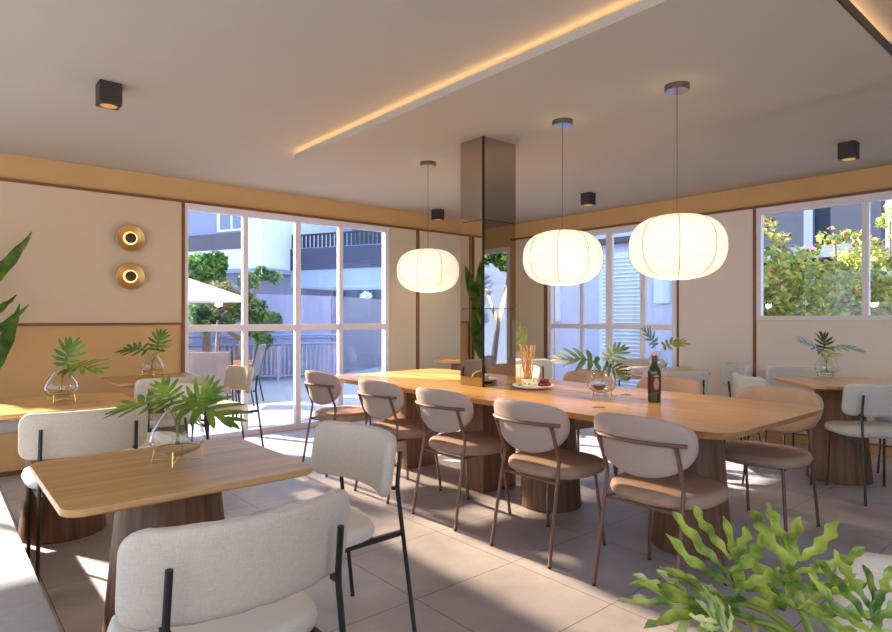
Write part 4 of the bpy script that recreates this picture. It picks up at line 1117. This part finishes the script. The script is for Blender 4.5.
tree('slender_tree', 'pale trunked tree seen reflected in the right face of the mirrored column', b0,
     [([b0, b0 + Vector((.1, .1, 1.2)), b0 + Vector((.35, .3, 2.6))], .07), ([b0 + Vector((.05, .05, .5)), b0 + Vector((-.2, .45, 1.5)), b0 + Vector((-.1, .8, 2.4))], .05), ([b0 + Vector((.1, .1, 1.2)), b0 + Vector((.0, -.4, 2.4))], .04)],
     [(8.5, -1.8, 2.6, .55, .8), (8.2, -1.4, 2.4, .4, .8), (8.3, -2.5, 2.6, .5, .8), (8.7, -2.2, 3.0, .6, .8), (8.2, -1.1, 2.7, .35, .8)], 1500, .15, 'tree_leaf', 'bark_pale', 7)

# ------------------------------------------------------------------ light
def sun(name, to_sun, strength, angle, color):
    l = bpy.data.lights.new(name, 'SUN'); l.energy = strength; l.angle = radians(angle); l.color = color
    o = bpy.data.objects.new(name, l); COL.objects.link(o)
    o.rotation_euler = Vector(to_sun).to_track_quat('Z', 'Y').to_euler(); return o
e1 = radians(26)
sun('sun', (-.40 * cos(e1), .917 * cos(e1), sin(e1)), SUN1, 1.0, (1, .93, .84))
def spot(name, loc, energy, color, size=radians(85), blend=.6, rad=.04, aim=(0, 0, -1)):
    l = bpy.data.lights.new(name, 'SPOT'); l.energy = energy; l.color = color; l.spot_size = size; l.spot_blend = blend; l.shadow_soft_size = rad
    o = bpy.data.objects.new(name, l); COL.objects.link(o); o.location = loc
    o.rotation_euler = (-Vector(aim)).to_track_quat('Z', 'Y').to_euler(); return o
# narrow warm spot added outside for the patches by the chairs, source unseen
ge = radians(20); gd = Vector((0, cos(ge), sin(ge))); gt = Vector((2.62, YL, 1.5))
spot('added_warm_spot', gt + gd * 34, WARM_SPOT, (1, .78, .54), 2 * math.atan(1.05 / 34), .5, .9, -gd)
for x, y, lb in SPOTS: spot('spot_lamp', (x, y, ZC - .14), SPOTW, (1, .74, .46))
for y in (3.955, 2.539, 1.733):
    l = bpy.data.lights.new('pendant_glow', 'POINT'); l.energy = PENDW; l.color = (1, .80, .56); l.shadow_soft_size = .05
    o = bpy.data.objects.new('pendant_glow', l); COL.objects.link(o); o.location = (3.2, y, 1.46)
for nm_, loc, rot, sx, sy in (('portal_left', ((W1[0] + W1[1]) / 2, YL + .07, 1.2), (radians(90), 0, pi), 2.45, 2.35), ('portal_right', (XR + .07, (W2[0] + W2[1]) / 2, 1.2), (radians(90), 0, pi / 2), 1.9, 2.3),
                              ('portal_high', (XR + .07, (W3[0] + W3[1]) / 2, 1.82), (radians(90), 0, pi / 2), 2.1, 1.15), ('portal_back', (XB - .07, 1.9, 1.45), (radians(90), 0, -pi / 2), 6.9, 1.9),
                              ('portal_near', (.4, YN - .07, 1.4), (radians(90), 0, 0), 4.5, 2.2)):
    l = bpy.data.lights.new(nm_, 'AREA'); l.shape = 'RECTANGLE'; l.size = sx; l.size_y = sy; l.cycles.is_portal = True
    o = bpy.data.objects.new(nm_, l); COL.objects.link(o); o.location = loc; o.rotation_euler = rot

w = bpy.data.worlds.new('world'); SC.world = w; w.use_nodes = True
nt = w.node_tree; bg = nt.nodes['Background']
g = nt.nodes.new('ShaderNodeTexCoord'); sp_ = nt.nodes.new('ShaderNodeSeparateXYZ'); nt.links.new(g.outputs['Generated'], sp_.inputs[0])
nt.links.new(ramp(nt, sp_.outputs[2], [(0.0, (.74, .84, 1.0, 1)), (.25, (.56, .74, 1.0, 1)), (1.0, (.30, .52, .95, 1))]), bg.inputs['Color'])
bg.inputs['Strength'].default_value = SKY

cam = bpy.data.cameras.new('camera'); co = bpy.data.objects.new('camera', cam); COL.objects.link(co)
cam.sensor_width = 36; cam.lens = 36 * FPX / 892; cam.shift_y = 2 / 892; cam.clip_start = .02; cam.clip_end = 200
co.location = (0, 0, H); co.rotation_euler = (radians(90), 0, YAW - pi / 2)
SC.camera = co
SC.view_settings.view_transform = 'Standard'; SC.view_settings.look = 'None'; SC.view_settings.gamma = 1
SC.view_settings.use_curve_mapping = False; SC.view_settings.exposure = EXPO
try:
    SC.cycles.max_bounces = 10; SC.cycles.diffuse_bounces = 6; SC.cycles.glossy_bounces = 5; SC.cycles.transparent_max_bounces = 24
    SC.cycles.sample_clamp_indirect = 6; SC.cycles.use_denoising = True; SC.cycles.caustics_reflective = False; SC.cycles.caustics_refractive = False
except Exception:
    pass
